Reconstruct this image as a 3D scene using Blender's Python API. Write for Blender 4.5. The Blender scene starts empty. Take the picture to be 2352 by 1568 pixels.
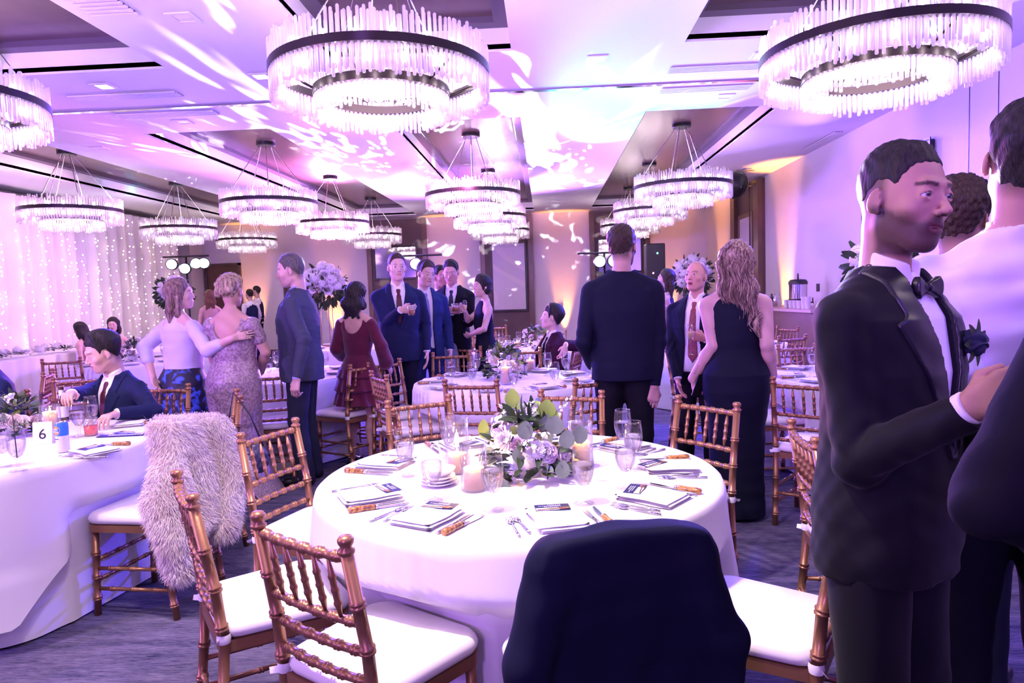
import bpy, math, random
import numpy as np
from mathutils import Vector, Matrix
D=bpy.data; S=bpy.context.scene; COL=S.collection
PI=math.pi
# ---------------------------------------------------------------- camera
cd=D.cameras.new('camera'); cam=D.objects.new('camera',cd); COL.objects.link(cam); S.camera=cam
CAMYAW,CAMPITCH,CAMROLL,FPX,CAMZ=-.0496,-.0732,-.0334,1592.,1.49
cy_,sy_,cp_,sp_=math.cos(CAMYAW),math.sin(CAMYAW),math.cos(CAMPITCH),math.sin(CAMPITCH)
F_=Vector((sy_*cp_,cy_*cp_,sp_)); R_=Vector((cy_,-sy_,0)); U_=R_.cross(F_)
R2_=R_*math.cos(CAMROLL)+U_*math.sin(CAMROLL); U2_=-R_*math.sin(CAMROLL)+U_*math.cos(CAMROLL)
M_=Matrix((R2_,U2_,-F_)).transposed().to_4x4(); M_.translation=Vector((0,0,CAMZ)); cam.matrix_world=M_
cd.sensor_width=36; cd.lens=36*FPX/2352; cd.clip_start=.05; cd.clip_end=100
# ---------------------------------------------------------------- world / colour
S.view_settings.view_transform='Standard'; S.view_settings.look='None'
S.view_settings.gamma=1; S.view_settings.use_curve_mapping=False
S.view_settings.exposure=.30
cyc=S.cycles
cyc.max_bounces=7; cyc.diffuse_bounces=3; cyc.glossy_bounces=3; cyc.transmission_bounces=6; cyc.transparent_max_bounces=14
cyc.caustics_reflective=False; cyc.caustics_refractive=False; cyc.sample_clamp_indirect=4; cyc.sample_clamp_direct=0
cyc.use_adaptive_sampling=True; cyc.adaptive_threshold=.04; cyc.use_denoising=True
W=D.worlds.new('hall_ambience'); S.world=W; W.use_nodes=True
W.node_tree.nodes['Background'].inputs[0].default_value=(.34,.16,1.0,1)
W.node_tree.nodes['Background'].inputs[1].default_value=.42
def light(name,kind,loc,energy,color,size=.1,target=None,**k):
    l=D.lights.new(name,kind); l.energy=energy; l.color=color
    if kind=='AREA': l.shape='DISK'; l.size=size
    elif kind!='SUN': l.shadow_soft_size=size
    for a,b in k.items(): setattr(l,a,b)
    o=D.objects.new(name,l); COL.objects.link(o); o.location=loc
    if target is not None:
        o.rotation_euler=(Vector(target)-Vector(loc)).to_track_quat('-Z','Y').to_euler()
    return o
def gobo(l,scale,thr,soft,seed,base=.0,stretch=(1,1,1)):
    """a real pattern wheel in the projector: bright shards in the beam"""
    d=l.data; d.use_nodes=True; nt=d.node_tree; em=nt.nodes['Emission']
    tc=nt.nodes.new('ShaderNodeTexCoord'); mp=nt.nodes.new('ShaderNodeMapping'); vo=nt.nodes.new('ShaderNodeTexVoronoi')
    mr=nt.nodes.new('ShaderNodeMapRange')
    mp.inputs['Location'].default_value=(seed,seed*.7,0); mp.inputs['Scale'].default_value=stretch
    vo.inputs['Scale'].default_value=scale; vo.inputs['Randomness'].default_value=1
    no=nt.nodes.new('ShaderNodeTexNoise'); no.inputs['Scale'].default_value=scale*1.7
    mx=nt.nodes.new('ShaderNodeMixRGB'); mx.inputs[0].default_value=.30
    mr.inputs['From Min'].default_value=thr; mr.inputs['From Max'].default_value=thr-soft
    mr.inputs['To Min'].default_value=base; mr.inputs['To Max'].default_value=1
    L=nt.links.new
    L(tc.outputs['Normal'],mp.inputs[0]); L(mp.outputs[0],no.inputs['Vector']); L(mp.outputs[0],mx.inputs[1]); L(no.outputs['Color'],mx.inputs[2])
    L(mx.outputs[0],vo.inputs['Vector']); L(vo.outputs['Distance'],mr.inputs['Value']); L(mr.outputs[0],em.inputs['Strength'])
# chandelier grid of the room (the row above and behind the viewpoint only lights the room)
CHX=(-6.88,-3.93,-.98,1.97); CHY=(4.42,9.94,12.94,15.94)
WARM=(1.0,.76,.86)
light('chandelier_glow','POINT',(-.98,1.45,2.75),48,WARM,.35)
light('added_table_key','SPOT',(-.85,1.75,3.44),450,(1.,.80,.86),.09,(-.42,2.35,.75),spot_size=1.22,spot_blend=.55)  # added key spot over the nearest table, no fixture modelled
light('added_table_key','SPOT',(-3.3,2.3,3.44),210,(1.,.74,.88),.09,(-3.0,3.2,.75),spot_size=1.2,spot_blend=.7)  # second added key spot, for the left table
light('chandelier_glow','POINT',(-3.93,1.45,2.75),110,WARM,.35)
light('chandelier_glow','POINT',(1.97,1.45,2.75),26,WARM,.35)
light('chandelier_glow','POINT',(-.98,-1.6,2.75),35,WARM,.4)
# coloured wash on the ceiling and walls from the dance-floor rig, plus added spots around the viewer
VIO=(.44,.17,1.)
light('wash_violet','SPOT',(-1.,15.,2.0),3800,VIO,.25,(-2.5,5.,3.6),spot_size=2.7,spot_blend=1)
light('wash_violet','SPOT',(-1.5,-3.0,2.2),1100,VIO,.3,(0.,1.6,4.0),spot_size=1.75,spot_blend=1)
light('wash_violet','SPOT',(-6.,1.,1.9),1300,VIO,.3,(-3.,6.5,3.5),spot_size=2.7,spot_blend=1)
light('wash_violet','SPOT',(-4.,8.,2.3),750,VIO,.2,(4.2,7.5,2.6),spot_size=1.7,spot_blend=1)  # added spot that turns the right wall violet
light('wash_pink','SPOT',(-4.6,15.5,2.3),6500,(1.,.24,.70),.15,(-2.8,9.0,3.48),spot_size=1.0,spot_blend=.9)
light('wash_pink','SPOT',(2.6,9.5,2.2),330,(1.,.20,.62),.15,(.6,4.9,3.6),spot_size=.85,spot_blend=.9)
light('wash_pink','SPOT',(-1.,9.,3.1),420,(1.,.30,.72),.2,(-3.,18.3,1.8),spot_size=1.5,spot_blend=.9)
light('wash_cyan','SPOT',(.5,11.4,2.3),2300,(.02,.80,1.),.1,(1.25,6.9,3.78),spot_size=.62,spot_blend=.7)
light('wash_cyan','SPOT',(-2.6,14.,2.3),900,(.10,.9,1.),.05,(-6.4,12.6,3.7),spot_size=.36,spot_blend=.5)
light('wash_blue','SPOT',(-4.5,9.,3.2),3000,(.09,.05,1.),.25,(-1.2,4.4,0),spot_size=1.9,spot_blend=1)  # this and the next two: added overhead spots tinting the floor blue
light('wash_blue','SPOT',(3.6,9.5,3.2),2800,(.09,.05,1.),.25,(1.2,4.,0),spot_size=1.9,spot_blend=1)
light('wash_blue','SPOT',(2.2,-.6,3.1),120,(.16,.08,1.),.3,(.9,3.2,.6),spot_size=1.9,spot_blend=1)
for i,(p,t,e,sz,sc,th,so,c) in enumerate([((.6,15.8,2.2),(-.1,9.6,4.0),26000,.80,6,.30,.09,(.93,.88,1)),((-2.6,14.2,2.2),(-2.2,9.9,3.6),14000,1.2,10,.30,.12,(.92,.9,1)),
      ((-2.4,13.8,2.1),(-3.3,6.3,4.0),40000,.44,11,.26,.08,(.95,.88,1)),((.7,13.8,2.0),(-.5,6.3,3.95),40000,.42,9,.27,.08,(.88,.93,1)),((-.8,11.,2.),(-1.4,18.2,2.6),2600,.9,8,.28,.1,(.85,.9,1)),((-7.5,14.8,2.4),(-6.0,8.5,3.8),16000,.6,14,.26,.10,(.9,.9,1))]):
    g=light('gobo_projector','SPOT',p,e,c,.01,t,spot_size=sz,spot_blend=.3); gobo(g,sc,th,so,3.1*i+1.3)
light('wash_pink','SPOT',(-6.2,10.5,3.3),230,(1.,.45,.85),.2,(-8.8,10.,1.2),spot_size=2.3,spot_blend=1)  # added pink spot that brightens the drape, no fixture behind it
# amber uplights on the floor along the walls
AMB=(1.,.36,.06)
for x,y,tx,ty in [(4.05,12.3,4.2,12.3),(4.05,10.2,4.2,10.2),(4.05,16.6,4.2,16.6),(.5,18.15,.5,18.3),(-2.5,18.15,-2.5,18.3),(-5.6,18.15,-5.6,18.3),(-7.75,18.1,-7.75,18.3),(3.2,18.15,3.2,18.3)]:
    light('amber_uplight','SPOT',(x,y,.12),1900 if tx>4 else 650,AMB,.04,(tx+(0.10 if tx>4 else 0),ty+(.10 if ty>18 else 0),3.0),spot_size=.55,spot_blend=.8)
# ---------------------------------------------------------------- materials
def new_mat(name):
    m=D.materials.new(name); m.use_nodes=True; return m,m.node_tree,m.node_tree.nodes['Principled BSDF']
def mat(name,col,rough=.6,metal=0,spec=.4,emit=None,es=0,sheen=0,bump=None,attr=False,var=None,sub=0,coat=0):
    if sheen or rough>.72: spec=min(spec,.15)
    m,nt,b=new_mat(name); L=nt.links.new
    b.inputs['Base Color'].default_value=(*col,1); b.inputs['Roughness'].default_value=rough; b.inputs['Metallic'].default_value=metal
    b.inputs['Specular IOR Level'].default_value=spec
    if sheen: b.inputs['Sheen Weight'].default_value=sheen
    if coat: b.inputs['Coat Weight'].default_value=coat
    if sub: b.inputs['Subsurface Weight'].default_value=sub; b.inputs['Subsurface Radius'].default_value=(.012,.006,.003); b.inputs['Subsurface Scale'].default_value=1
    if emit: b.inputs['Emission Color'].default_value=(*emit,1); b.inputs['Emission Strength'].default_value=es
    if attr:
        a=nt.nodes.new('ShaderNodeAttribute'); a.attribute_name='Col'; L(a.outputs['Color'],b.inputs['Base Color'])
    tc=None
    if var or bump: tc=nt.nodes.new('ShaderNodeTexCoord')
    if var:   # (scale, colour2, contrast)
        n=nt.nodes.new('ShaderNodeTexNoise'); n.inputs['Scale'].default_value=var[0]; n.inputs['Detail'].default_value=3
        r=nt.nodes.new('ShaderNodeValToRGB'); c=var[2]; r.color_ramp.elements[0].position=.5-c; r.color_ramp.elements[1].position=.5+c
        r.color_ramp.elements[0].color=(*col,1); r.color_ramp.elements[1].color=(*var[1],1)
        L(tc.outputs['Object'],n.inputs['Vector']); L(n.outputs['Fac'],r.inputs[0]); L(r.outputs[0],b.inputs['Base Color'])
    if bump:  # (scale, strength, kind)
        kind=bump[2] if len(bump)>2 else 'noise'
        if kind=='noise': n=nt.nodes.new('ShaderNodeTexNoise'); n.inputs['Scale'].default_value=bump[0]; n.inputs['Detail'].default_value=4; out=n.outputs['Fac']
        else: n=nt.nodes.new('ShaderNodeTexVoronoi'); n.inputs['Scale'].default_value=bump[0]; out=n.outputs['Distance']
        bp=nt.nodes.new('ShaderNodeBump'); bp.inputs['Strength'].default_value=bump[1]; bp.inputs['Distance'].default_value=.01
        L(tc.outputs['Object'],n.inputs['Vector']); L(out,bp.inputs['Height']); L(bp.outputs[0],b.inputs['Normal'])
    return m
def emis(name,col,s):
    m=D.materials.new(name); m.use_nodes=True; nt=m.node_tree; nt.nodes.clear()
    e=nt.nodes.new('ShaderNodeEmission'); e.inputs[0].default_value=(*col,1); e.inputs[1].default_value=s
    o=nt.nodes.new('ShaderNodeOutputMaterial'); nt.links.new(e.outputs[0],o.inputs[0]); return m
def thin_glass(name,tint=(1,1,1),gloss=.12,body=0,bodycol=(1,1,1)):
    """clear wall of glass: light passes, edges and highlights mirror"""
    m=D.materials.new(name); m.use_nodes=True; nt=m.node_tree; nt.nodes.clear(); L=nt.links.new
    t=nt.nodes.new('ShaderNodeBsdfTransparent'); t.inputs[0].default_value=(*tint,1)
    g=nt.nodes.new('ShaderNodeBsdfGlossy'); g.inputs['Roughness'].default_value=.03
    lw=nt.nodes.new('ShaderNodeLayerWeight'); lw.inputs[0].default_value=.35
    ma=nt.nodes.new('ShaderNodeMath'); ma.operation='MULTIPLY_ADD'; ma.inputs[1].default_value=.42; ma.inputs[2].default_value=gloss; ma.use_clamp=True
    mx=nt.nodes.new('ShaderNodeMixShader'); o=nt.nodes.new('ShaderNodeOutputMaterial')
    L(lw.outputs['Facing'],ma.inputs[0]); L(ma.outputs[0],mx.inputs[0]); L(t.outputs[0],mx.inputs[1]); L(g.outputs[0],mx.inputs[2])
    out=mx
    if body:
        d=nt.nodes.new('ShaderNodeBsdfDiffuse'); d.inputs[0].default_value=(*bodycol,1)
        tr=nt.nodes.new('ShaderNodeBsdfTranslucent'); tr.inputs[0].default_value=(*bodycol,1)
        m1=nt.nodes.new('ShaderNodeMixShader'); m1.inputs[0].default_value=.6; L(d.outputs[0],m1.inputs[1]); L(tr.outputs[0],m1.inputs[2])
        m2=nt.nodes.new('ShaderNodeMixShader'); m2.inputs[0].default_value=body; L(mx.outputs[0],m2.inputs[1]); L(m1.outputs[0],m2.inputs[2]); out=m2
    L(out.outputs[0],o.inputs[0]); return m
M=dict(
 wall=mat('painted_wall',(.80,.76,.80),.85,bump=(60,.05)),
 ceiling=mat('painted_ceiling',(.84,.82,.85),.8),
 wood=mat('dark_veneer',(.11,.06,.045),.3,spec=.5,var=(3,(.16,.09,.06),.2)),
 woodpanel=mat('brown_wall_panel',(.085,.052,.052),.5,var=(2.5,(.12,.075,.07),.25)),
 cofferwood=mat('coffer_veneer',(.11,.065,.075),.25,spec=.6,var=(2,(.15,.09,.095),.2)),
 linen=mat('white_linen',(.86,.84,.85),.85,sheen=.2,bump=(900,.12)),
 cushion=mat('ivory_vinyl',(.86,.83,.78),.45,spec=.35),
 tape=mat('cushion_tie_fabric',(.85,.83,.82),.8),
 gold=mat('rose_gold_paint',(.32,.155,.08),.36,metal=.6,spec=.5,bump=(120,.04)),
 black=mat('black_metal',(.012,.011,.014),.4,spec=.5),
 band=mat('bronze_band',(.035,.025,.03),.28,metal=.6),
 steel=mat('polished_steel',(.75,.74,.76),.12,metal=1),
 glass=thin_glass('clear_glass',gloss=.06),
 rod=thin_glass('acrylic_rod',tint=(.97,.95,.98),gloss=.10,body=.42,bodycol=(.95,.88,.93)),
 bulb=emis('lit_bulb',(1,.86,.90),38),
 flame=emis('candle_flame',(1,.62,.2),30),
 wax=mat('ivory_wax',(.88,.54,.34),.5,sub=.3,emit=(1,.42,.14),es=.0),
 napkin=mat('napkin_cloth',(.86,.84,.86),.9,bump=(700,.1)),
 card=mat('navy_card',(.012,.018,.075),.5),
 paper=mat('white_paper',(.88,.87,.88),.6),
 amber=mat('amber_resin_handle',(.62,.28,.06),.25,spec=.6,var=(70,(.16,.05,.01),.12),coat=.5),
 china=mat('white_china',(.88,.87,.87),.2,spec=.5),
 sage=mat('eucalyptus_leaf',(.20,.25,.20),.6,var=(14,(.11,.15,.12),.3)),
 lime=mat('backlit_leaf',(.30,.42,.08),.55,var=(12,(.20,.30,.06),.3)),
 green=mat('dark_leaf',(.045,.075,.03),.5,var=(15,(.02,.04,.02),.3)),
 rose=mat('ivory_petal',(.88,.80,.78),.7,sub=.1),
 mauve=mat('mauve_petal',(.66,.50,.58),.7,sub=.1),
 white_petal=mat('white_petal',(.88,.86,.86),.7),
 centre=mat('flower_centre',(.55,.50,.18),.7),
 drape=mat('sheer_drape',(.84,.74,.86),.8),
 fairy=emis('fairy_bulb',(1,.80,.55),16),
)
def water_mat():
    m=D.materials.new('still_water'); m.use_nodes=True; nt=m.node_tree; nt.nodes.clear(); L=nt.links.new
    g=nt.nodes.new('ShaderNodeBsdfRefraction'); g.inputs['IOR'].default_value=1.33; g.inputs['Roughness'].default_value=0
    t=nt.nodes.new('ShaderNodeBsdfTransparent'); mx=nt.nodes.new('ShaderNodeMixShader'); mx.inputs[0].default_value=.6
    o=nt.nodes.new('ShaderNodeOutputMaterial'); L(g.outputs[0],mx.inputs[1]); L(t.outputs[0],mx.inputs[2]); L(mx.outputs[0],o.inputs[0]); return m
M['water']=water_mat()
def carpet():
    m,nt,b=new_mat('patterned_carpet'); L=nt.links.new; b.inputs['Roughness'].default_value=.95; b.inputs['Specular IOR Level'].default_value=.1
    tc=nt.nodes.new('ShaderNodeTexCoord'); mp=nt.nodes.new('ShaderNodeMapping'); mp.inputs['Scale'].default_value=(1,7,1); mp.inputs['Rotation'].default_value=(0,0,.5)
    n=nt.nodes.new('ShaderNodeTexNoise'); n.inputs['Scale'].default_value=1.6; n.inputs['Detail'].default_value=8; n.inputs['Roughness'].default_value=.75
    n2=nt.nodes.new('ShaderNodeTexNoise'); n2.inputs['Scale'].default_value=16; n2.inputs['Detail'].default_value=6; n2.inputs['Roughness'].default_value=.8
    ad=nt.nodes.new('ShaderNodeMath'); ad.operation='ADD'
    r=nt.nodes.new('ShaderNodeValToRGB'); e=r.color_ramp.elements; e[0].position=.82; e[0].color=(.012,.014,.045,1); e[1].position=1.22; e[1].color=(.19,.165,.25,1)
    e2=r.color_ramp.elements.new(1.02); e2.color=(.024,.025,.105,1)
    L(tc.outputs['Object'],mp.inputs[0]); L(mp.outputs[0],n.inputs['Vector']); L(mp.outputs[0],n2.inputs['Vector'])
    L(n.outputs['Fac'],ad.inputs[0]); L(n2.outputs['Fac'],ad.inputs[1]); 
    sc=nt.nodes.new('ShaderNodeMapRange'); sc.inputs['From Min'].default_value=.72; sc.inputs['From Max'].default_value=1.3
    L(ad.outputs[0],sc.inputs['Value']); L(sc.outputs[0],r.inputs[0]); e[0].position=.1; e2.position=.5; r.color_ramp.elements[2].position=.85
    L(r.outputs[0],b.inputs['Base Color']); return m
M['carpet']=carpet()
# ---------------------------------------------------------------- mesh helpers
class MB:
    def __init__(s): s.v=[]; s.f=[]; s.n=0
    def add(s,v,f):
        s.v+= [tuple(p) for p in v]; s.f+=[tuple(i+s.n for i in q) for q in f]; s.n=len(s.v); return s
    def box(s,x0,y0,z0,x1,y1,z1):
        return s.add([(x0,y0,z0),(x1,y0,z0),(x1,y1,z0),(x0,y1,z0),(x0,y0,z1),(x1,y0,z1),(x1,y1,z1),(x0,y1,z1)],
            [(0,3,2,1),(4,5,6,7),(0,1,5,4),(1,2,6,5),(2,3,7,6),(3,0,4,7)])
    def tube(s,pts,rad,n=8,cap=True):
        pts=[Vector(p) for p in pts]; m=len(pts); rad=rad if hasattr(rad,'__len__') else [rad]*m
        up=Vector((0,0,1)); v=[]
        t0=(pts[-1]-pts[0]).normalized()
        if abs(t0.z)>.9: up=Vector((0,1,0))
        for i,p in enumerate(pts):
            t=(pts[min(i+1,m-1)]-pts[max(i-1,0)]).normalized()
            a=t.cross(up).normalized(); b=a.cross(t)
            for k in range(n):
                w=2*PI*k/n; v.append(p+(a*math.cos(w)+b*math.sin(w))*rad[i])
        f=[(i*n+k,i*n+(k+1)%n,(i+1)*n+(k+1)%n,(i+1)*n+k) for i in range(m-1) for k in range(n)]
        if cap: f+=[tuple(range(n))[::-1],tuple((m-1)*n+k for k in range(n))]
        return s.add(v,f)
    def lathe(s,prof,n=24,c=(0,0,0),closed=False):
        v=[(c[0]+r*math.cos(2*PI*k/n),c[1]+r*math.sin(2*PI*k/n),c[2]+z) for r,z in prof for k in range(n)]
        m=len(prof); f=[(i*n+k,i*n+(k+1)%n,(i+1)*n+(k+1)%n,(i+1)*n+k) for i in range(m-1) for k in range(n)]
        if closed: f+=[((m-1)*n+k,(m-1)*n+(k+1)%n,(k+1)%n,k) for k in range(n)]
        return s.add(v,f)
    def ball(s,c,r,nu=10,nv=7):
        r=r if hasattr(r,'__len__') else (r,r,r)
        v=[(c[0]+r[0]*math.sin(PI*j/nv)*math.cos(2*PI*i/nu),c[1]+r[1]*math.sin(PI*j/nv)*math.sin(2*PI*i/nu),c[2]+r[2]*math.cos(PI*j/nv)) for j in range(nv+1) for i in range(nu)]
        return s.add(v,[(j*nu+i,j*nu+(i+1)%nu,(j+1)*nu+(i+1)%nu,(j+1)*nu+i) for j in range(nv) for i in range(nu)])
    def build(s,name,m=None,parent=None,smooth=True,label=None):
        me=D.meshes.new(name); me.from_pydata(s.v,[],s.f)
        return fin(me,name,m,parent,smooth,label)
def fin(me,name,m,parent,smooth,label=None):
    me.update()
    if m is not None: me.materials.append(M[m] if isinstance(m,str) else m)
    if smooth is True: me.polygons.foreach_set('use_smooth',[True]*len(me.polygons))
    elif smooth=='auto':
        me.polygons.foreach_set('use_smooth',[True]*len(me.polygons))
        try: me.set_sharp_from_angle(angle=.7)
        except Exception: pass
    o=D.objects.new(name,me); COL.objects.link(o)
    if parent: o.parent=parent
    if label: o['label']=label
    return o
def box(name,m,x0,y0,z0,x1,y1,z1,parent=None,bev=0):
    o=MB().box(x0,y0,z0,x1,y1,z1).build(name,m,parent,smooth=False)
    if bev:
        b=o.modifiers.new('b','BEVEL'); b.width=bev; b.segments=2; b.limit_method='ANGLE'
    return o
def tag(o,label,cat,group=None,kind=None):
    o['label']=label; o['category']=cat
    if group: o['group']=group
    if kind: o['kind']=kind
    return o
def thing(name,label,cat,loc=(0,0,0),rz=0,group=None):
    o=D.objects.new(name,None); COL.objects.link(o); o.location=loc; o.rotation_euler=(0,0,rz); o.empty_display_size=.1
    return tag(o,label,cat,group)
def struct(o): o['kind']='structure'; return o
def dup(root,loc,rz=None,label=None,group=None,skip=()):
    r=root.copy(); COL.objects.link(r); r.location=loc
    if rz is not None: r.rotation_euler=(0,0,rz)
    if label: r['label']=label
    if group: r['group']=group
    for ch in list(root.children):
        if ch.name.split('.')[0] in skip: continue
        c=ch.copy(); COL.objects.link(c); c.parent=r
        for g in list(ch.children):
            e=g.copy(); COL.objects.link(e); e.parent=c
    return r
def text(name,s,size,m,parent,loc,rot,ext=.0005):
    cu=D.curves.new(name,'FONT'); cu.body=s; cu.size=size; cu.align_x='CENTER'; cu.align_y='CENTER'; cu.extrude=ext
    cu.materials.append(M[m] if isinstance(m,str) else m)
    o=D.objects.new('tmp',cu); COL.objects.link(o); dg=bpy.context.evaluated_depsgraph_get(); dg.update(); me=D.meshes.new_from_object(o.evaluated_get(dg)); D.objects.remove(o)
    me.name=name; o=D.objects.new(name,me); COL.objects.link(o); o.parent=parent; o.location=loc; o.rotation_euler=rot; return o
def at(u,v,z=None,y=None,x=None):
    """point of the place seen at photo pixel (u,v) on the plane z, y or x"""
    d=F_+R2_*((u-1176)/FPX)-U2_*((v-784)/FPX); c=Vector((0,0,CAMZ))
    t=(z-CAMZ)/d.z if z is not None else (y/d.y if y is not None else x/d.x)
    return c+d*t
for k in ('bulb','fairy','flame'): M[k].cycles.emission_sampling='NONE'
ZC,ZR,XW,YW,XL=3.48,3.72,4.2,18.3,-9.4
struct(box('floor','carpet',XL-.1,-5,-.05,XW+.1,YW+.1,0))
# ceiling with coffers
xs=[XL-.1]; cof=[]
for cx in CHX: xs+=[cx-.76,cx+.76]
xs+=[XW+.1]; ys=[-5,-3.5,5.93,8.15,17.5,YW+.1]
m=MB()
for i in range(len(xs)-1):
    for j in range(len(ys)-1):
        if i%2==1 and j in (1,3):
            x0,x1,y0,y1=xs[i],xs[i+1],ys[j],ys[j+1]; cof.append((x0,x1,y0,y1))
            m.box(x0-.03,y0,ZC+.02,x0,y1,ZR+.05); m.box(x1,y0,ZC+.02,x1+.03,y1,ZR+.05)
            m.box(x0,y0-.03,ZC+.02,x1,y0,ZR+.05); m.box(x0,y1,ZC+.02,x1,y1+.03,ZR+.05)
        else: m.box(xs[i],ys[j],ZC,xs[i+1],ys[j+1],ZC+.06)
struct(m.build('ceiling','ceiling',smooth=False))
m=MB(); t=MB()
for x0,x1,y0,y1 in cof:
    m.box(x0,y0,ZR,x1,y1,ZR+.03)
    for a in (x0,x1-.13): t.box(a,y0,ZR-.05,a+.13,y1,ZR)
    for a in (y0,y1-.13): t.box(x0+.13,a,ZR-.05,x1-.13,a+.13,ZR)
o=struct(m.build('ceiling_coffer','cofferwood',smooth=False))
struct(t.build('trim_coffer',mat('coffer_trim',(.10,.075,.11),.35),smooth=False))
struct(box('trim_partition_track','steel',XL,7.07,ZC-.012,XW,7.13,ZC)); 
struct(box('wall_far','wall',XL-.1,YW,0,XW+.1,YW+.1,ZC))
struct(box('wall_right','wall',XW,-5,0,XW+.1,YW,ZC))
struct(box('wall_left','wall',XL-.1,-5,0,XL,YW,ZC))
struct(box('wall_left_return','wall',XL,17.6,0,-9.12,YW,ZC))
for y in (7.13,6.69,5.2,3.9): struct(box('trim_wall_joint','black',XW-.004,y,0,XW,y+.008,ZC))
struct(box('baseboard_right','woodpanel',XW-.02,-5,0,XW,YW,.12)); struct(box('baseboard_far','woodpanel',XL,YW-.02,0,XW-.02,YW,.12))
# doors on the far wall
def door(x0,x1,z):
    r=struct(box('door_1','wood',x0+.06,YW-.05,0,x1-.06,YW-.02,z-.06))
    m=MB().box(x0,YW-.09,0,x0+.06,YW,z).box(x1-.06,YW-.09,0,x1,YW,z).box(x0,YW-.09,z-.06,x1,YW,z); m.build('door_frame','woodpanel',r,False)
    MB().tube([(x1-.14,YW-.1,.9),(x1-.14,YW-.1,1.15)],.012).build('door_handle','steel',r)
    return r
door(-9.07,-8.1,2.47); r=door(-6.95,-6.05,2.2); r.name='door_2'
ex=thing('exit_sign','pale illuminated exit sign above the doorway beside the grey-suited man','sign',(-6.6,YW-.04,2.28))
MB().box(-.17,-.03,-.1,.17,.03,.1).build('housing',mat('exit_face',(.85,.7,.75),.5,emit=(1,.45,.6),es=.5),ex,False)
text('lettering','EXIT',.13,mat('exit_red',(.7,.05,.05),.5),ex,(0,-.034,0),(PI/2,0,0))
# wall panels
def wallpanel(x0,x1,z1,lab):
    p=struct(box('trim_wall_panel','woodpanel',x0,YW-.08,0,x1,YW,z1))
    MB().box(x0,YW-.12,0,x0+.12,YW-.08,z1).box(x1-.12,YW-.12,0,x1,YW-.08,z1).build('panel_edge','wood',p,False)
wallpanel(-4.66,-3.06,ZC-.02,''); wallpanel(-1.66,-.28,ZC-.02,''); wallpanel(1.2,2.75,ZC-.02,'')
def framed(name,label,cat,x0,x1,z0,z1,m,y=YW-.14,fr=.045):
    f=thing(name,label,cat,((x0+x1)/2,y,z0)); w=(x1-x0)/2; h=z1-z0
    box('panel',m,-w,-.02,0,w,.02,h,f)
    MB().box(-w-fr,-.03,-fr,-w,.03,h+fr).box(w,-.03,-fr,w+fr,.03,h+fr).box(-w,-.03,-fr,w,.03,0).box(-w,-.03,h,w,.03,h+fr).build('frame','black',f,False)
    return f
M['mirror']=mat('mirror_glass',(.75,.72,.78),.06,metal=1)
def art_mat():
    m,nt,b=new_mat('pale_marbled_artwork'); L=nt.links.new
    tc=nt.nodes.new('ShaderNodeTexCoord'); w=nt.nodes.new('ShaderNodeTexWave'); w.inputs['Scale'].default_value=.35; w.inputs['Distortion'].default_value=14; w.inputs['Detail'].default_value=1; w.inputs['Detail Scale'].default_value=.9; w.bands_direction='DIAGONAL'
    r=nt.nodes.new('ShaderNodeValToRGB'); r.color_ramp.interpolation='CONSTANT'; e=r.color_ramp.elements; e[0].color=(.74,.66,.80,1); e[1].position=.45; e[1].color=(.82,.72,.82,1); n=e.new(.8); n.color=(.70,.62,.78,1)
    L(tc.outputs['Object'],w.inputs[0]); L(w.outputs['Fac'],r.inputs[0]); L(r.outputs[0],b.inputs['Base Color']); b.inputs['Roughness'].default_value=.4; return m
M['art']=art_mat()
framed('wall_mirror','wide dark-framed mirror behind the tall navy-suited man with the red tie','mirror',-4.42,-3.35,1.93,2.72,'mirror')
framed('wall_artwork','tall pale framed artwork on brown panel behind the woman in the halter dress','artwork',-1.34,-.5,1.0,2.71,'art')
framed('wall_mirror','dark-framed mirror on the far panel beside the suited man seen from behind','mirror',1.42,2.5,1.9,2.72,'mirror')
# right wall alcove panel with artwork
p=struct(box('trim_alcove_panel','woodpanel',XW-.06,13.45,0,XW,15.4,3.45))
MB().box(XW-.14,13.45,1.3,XW-.06,13.75,3.45).box(XW-.14,15.1,1.3,XW-.06,15.4,3.45).build('panel_edge','wood',p,False)
a=thing('wall_artwork','small pale artwork inside the brown alcove on the right wall','artwork',(XW-.08,14.4,1.95)); box('panel','art',-.02,-.42,0,.0,.42,.85,a)
MB().box(-.03,-.5,-.08,.0,-.42,.93).box(-.03,.42,-.08,0,.5,.93).box(-.03,-.42,-.08,0,.42,0).box(-.03,-.42,.85,0,.42,.93).build('frame','wood',a,False)
a=thing('wall_screen','black wall screen on the right wall behind the tuxedoed man\'s head','screen',(XW-.03,8.5,2.05))
box('panel','black',-.03,-.78,0,.02,.78,.9,a); MB().box(-.04,-.8,-.02,-.028,.8,0).box(-.04,-.8,.9,-.028,.8,.92).box(-.04,-.8,0,-.028,-.78,.9).box(-.04,.78,0,-.028,.8,.9).build('bezel','black',a,False)
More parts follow.
